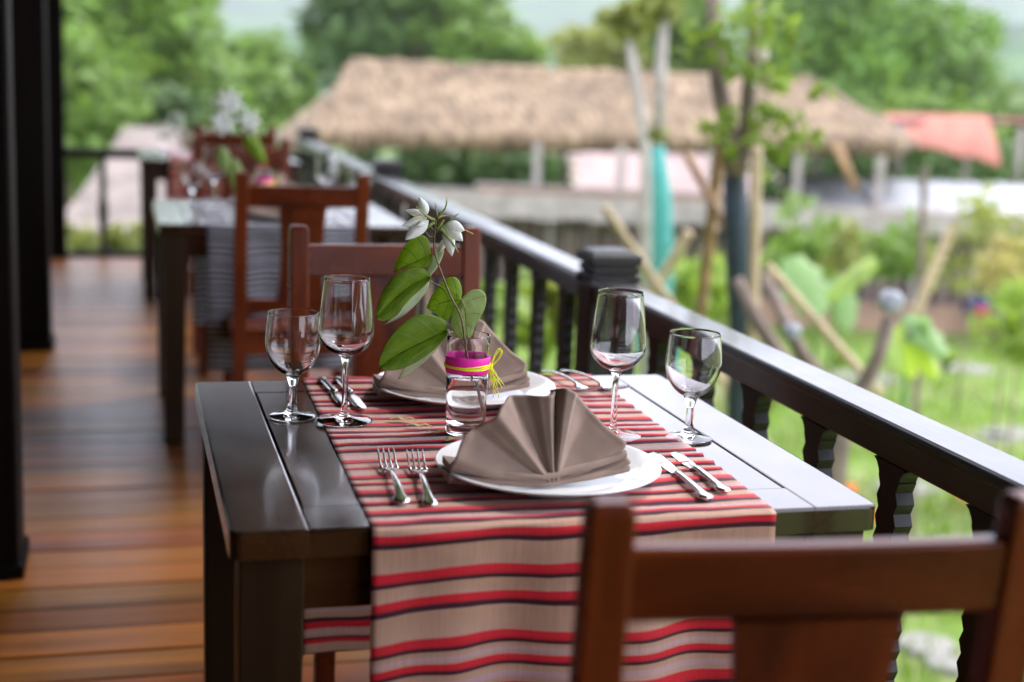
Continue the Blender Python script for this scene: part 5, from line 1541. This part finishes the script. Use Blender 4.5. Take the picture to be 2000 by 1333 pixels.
# pruned tree with branch ends wrapped in clear plastic
pt = thing("pruned_tree", yard((1.518, -0.411)[0], 6.4, GZ), "pruned grey tree with three cut branches wrapped in plastic", "tree")
plast = plain("crumpled milky plastic", (.34, .35, .38), .35, 0, 25, .12, bmp=.8, bdist=.02)
MB().tube([yard((1.504, -0.411)[0], 6.4, GZ), P((1.516, -0.559), 6.4), P((1.536, -0.287), 6.4), P((1.554, -0.164), 6.4)], [.075, .065, .055, .048], 12).build("trunk", bark, pt, local=False, smooth=True)
MB().tube([P((1.547, -0.201), 6.4), P((1.612, -0.077), 6.4), P((1.68, 0.083), 6.4), P((1.717, 0.27), 6.4)], [.042, .036, .033, .031], 10).build("branch", bark, pt, local=False, smooth=True)
MB().tube([P((1.532, -0.238), 6.4), P((1.471, -0.057), 6.5), P((1.374, 0.049), 6.5), P((1.315, 0.124), 6.5)], [.045, .036, .030, .028], 10).build("branch", bark, pt, local=False, smooth=True)
MB().tube([P((1.471, -0.118), 6.5), P((1.334, -0.044), 6.7), P((1.205, 0.14), 6.9), P((1.104, 0.338), 7.0)], [.045, .042, .036, .030], 10).build("branch", bark, pt, local=False, smooth=True)
MB().tube([P((1.417, -0.047), 6.5), P((1.318, 0.156), 6.7), P((1.218, 0.37), 6.9)], [.036, .034, .028], 10).build("branch", bark, pt, local=False, smooth=True)
for (p, d, r_) in (((1.718, 0.342), 6.4, .052), ((1.299, 0.172), 6.5, .038)):
    bm = bmesh.new(); bmesh.ops.create_icosphere(bm, subdivisions=3, radius=1)
    for v in bm.verts:
        f = 1 + .55 * vn(v.co.x * 2.5, v.co.y * 2.5, v.co.z * 2.5 + d)
        v.co = Vector((v.co.x * r_ * f, v.co.y * r_ * f, v.co.z * r_ * 1.05 * f)) + yard(p[0], d, p[1])
    q = MB(); q.add_bm(bm); q.build("plastic_wrap", plast, pt, local=False, smooth=True)

# stones and fallen leaves in the grass, grass tufts
stm = plain("pale flagstone", (.24, .23, .20), .9, 0, 5, .15, bmp=.4, bdist=.01)
rnd = random.Random(21); k = 0
for (p, s_, lb) in (((2.704, 8.594), .23, "pale flagstone in the grass seen under the front chair's rail"), ((2.775, 8.299), .17, "smaller pale flagstone below it, by the picture's bottom"), ((4.315, 16.939), .45, "pale stone slab in the lawn beyond the railing, middle right"), ((5.79, 17.787), .42, "pale stone slab in the lawn at the right"), ((4.096, 13.121), .38, "wide pale flagstone behind the railing's near end"), ((4.311, 12.636), .36, "pale flagstone nearest the right edge"), ((3.559, 12.198), .32, "pale flagstone between the near balusters"), ((5.228, 14.378), .40, "pale slab cut by the right edge of the picture"), ((4.96, 14.125), .25, "small pale slab beside the one at the right edge"), ((2.765, 11.277), .30, "pale flagstone behind the baluster at the table's corner"), ((7.115, 21.117), .5, "pale slab far back in the lawn near the slatted deck")):
    c0 = yard(p[0], p[1], GZ); nn = 11; mb = MB(); r_ = random.Random(300 + k); k += 1
    pts = [(math.cos(2 * PI * i_ / nn) * s_ * r_.uniform(.75, 1.1), math.sin(2 * PI * i_ / nn) * s_ * r_.uniform(.6, .9)) for i_ in range(nn)]
    mb.prism([(c0.x + a, c0.y + b_) for a, b_ in pts], 'Z', GZ - .03, GZ + .035)
    o = mb.build("flagstone", stm, smooth=False, loc=c0); bv = o.modifiers.new("b", 'BEVEL'); bv.width = .015; bv.segments = 2
    tag(o, lb, "stone", "flagstones in the lawn")
orm = leaf_mat("fallen orange leaf", (.80, .26, .05), trans=.35, nscale=4, vary=.25)
ol = []
for k, (p, s_, lb) in enumerate((((2.919, 11.03), .16, "large orange fallen leaf right behind the baluster at the table corner"), ((3.831, 10.587), .13, "orange leaf beside the nearest baluster, right"), ((2.89, 11.647), .12, "orange leaf between two balusters beyond the table corner"), ((3.893, 11.791), .17, "orange leaf in the grass under the near railing"), ((4.006, 11.59), .13, "orange leaf right of the flagstone under the near railing"), ((2.613, 9.217), .14, "orange leaf seen below the front chair's top rail"), ((3.124, 9.229), .12, "orange leaf at the foot of the near baluster"))):
    r_ = random.Random(400 + k)
    mb = MB(); c0 = yard(p[0], p[1], GZ + .10); a = r_.uniform(0, 6); ax = Vector((math.cos(a), math.sin(a), .15)); sd = Vector((-ax.y, ax.x, .3))
    P_ = [[c0 + ax * s_ * (i_ / 8 - .5) * 2 + sd * s_ * .75 * math.sin(PI * i_ / 8) * (j / 3) + Vector((0, 0, .04 * (j / 3) ** 2)) for j in range(-3, 4)] for i_ in range(9)]
    o = mb.grid(P_).build("fallen_leaf", orm, smooth=True, loc=c0); md = o.modifiers.new("t", 'SOLIDIFY'); md.thickness = .002
    tag(o, lb, "leaf", "orange fallen leaves in the garden")
mb = MB(); rnd = random.Random(5)
for k in range(42000):
    d = 5.2 + 15 * rnd.random() ** .9; x = rnd.uniform(-.32, .50) * d + .4
    if rnd.random() > .35 + .9 * (vn(x * .9, d * .9, 3) + .35): continue
    p = yard(x, d, GZ + .0); h = rnd.uniform(.06, .16); a = rnd.uniform(0, 2 * PI); wv_ = Vector((math.cos(a), math.sin(a), 0)) * rnd.uniform(.008, .018)
    n0 = len(mb.v); mb.v += [tuple(p - wv_), tuple(p + wv_), tuple(p + Vector((rnd.uniform(-.06, .06), rnd.uniform(-.06, .06), h)))]; mb.f.append((n0, n0 + 1, n0 + 2))
mb.build("grass", leaf_mat("grass blades", (.15, .26, .025), trans=.4, nscale=1.2), fix=False, kind='stuff')
# red and blue cloths on the plinth at the right
p = (6.706, -1.751)
for (dx, c, s_, lb) in ((0, (.02, .03, .13), .26, "dark blue bundle lying in front of the slatted deck"), (-.10, (.40, .05, .04), .12, "small red bundle beside the blue one")):
    bm = bmesh.new(); bmesh.ops.create_icosphere(bm, subdivisions=3, radius=1); q0 = yard(p[0] + dx, 20.1 - (.25 if dx else 0), p[1])
    for v in bm.verts:
        f = 1 + .35 * vn(v.co.x * 1.7 + dx * 30, v.co.y * 1.7, v.co.z * 1.7); v.co = Vector((v.co.x * s_ * f, v.co.y * s_ * f, max(-.5, v.co.z) * s_ * .6 * f)) + q0
    q = MB(); q.add_bm(bm); o = q.build("cloth_bundle", plain(lb[:12] + "cloth", c, .8, 0, 5, .2), smooth=True, loc=q0); tag(o, lb, "bundle")
# pale low foliage just past the end railing
for k, (p, lb) in enumerate((((-3.732, -0.206), "yellow green flowers at the foot of the end railing, left of its baluster"), ((-3.34, -0.168), "yellow flowers at the foot of the end railing, right of its baluster"), ((-3.558, -0.264), "yellow green flowers behind the end railing's baluster"))):
    t = thing("flower_bush", yard(p[0], 12, GZ), lb, "bush", "yellow flower bushes beyond the end railing")
    mb = MB(); leaves(mb, yard(p[0], 12, p[1] - .12), (.22, .22, .26), 500, .05, 500 + k, clump=9); mb.build("foliage", LM['yellow'], t, local=False, fix=False)
    MB().tube([yard(p[0], 12, GZ), yard(p[0], 12, p[1] - .2)], [.04, .02], 7).build("stem", bark, t, local=False)
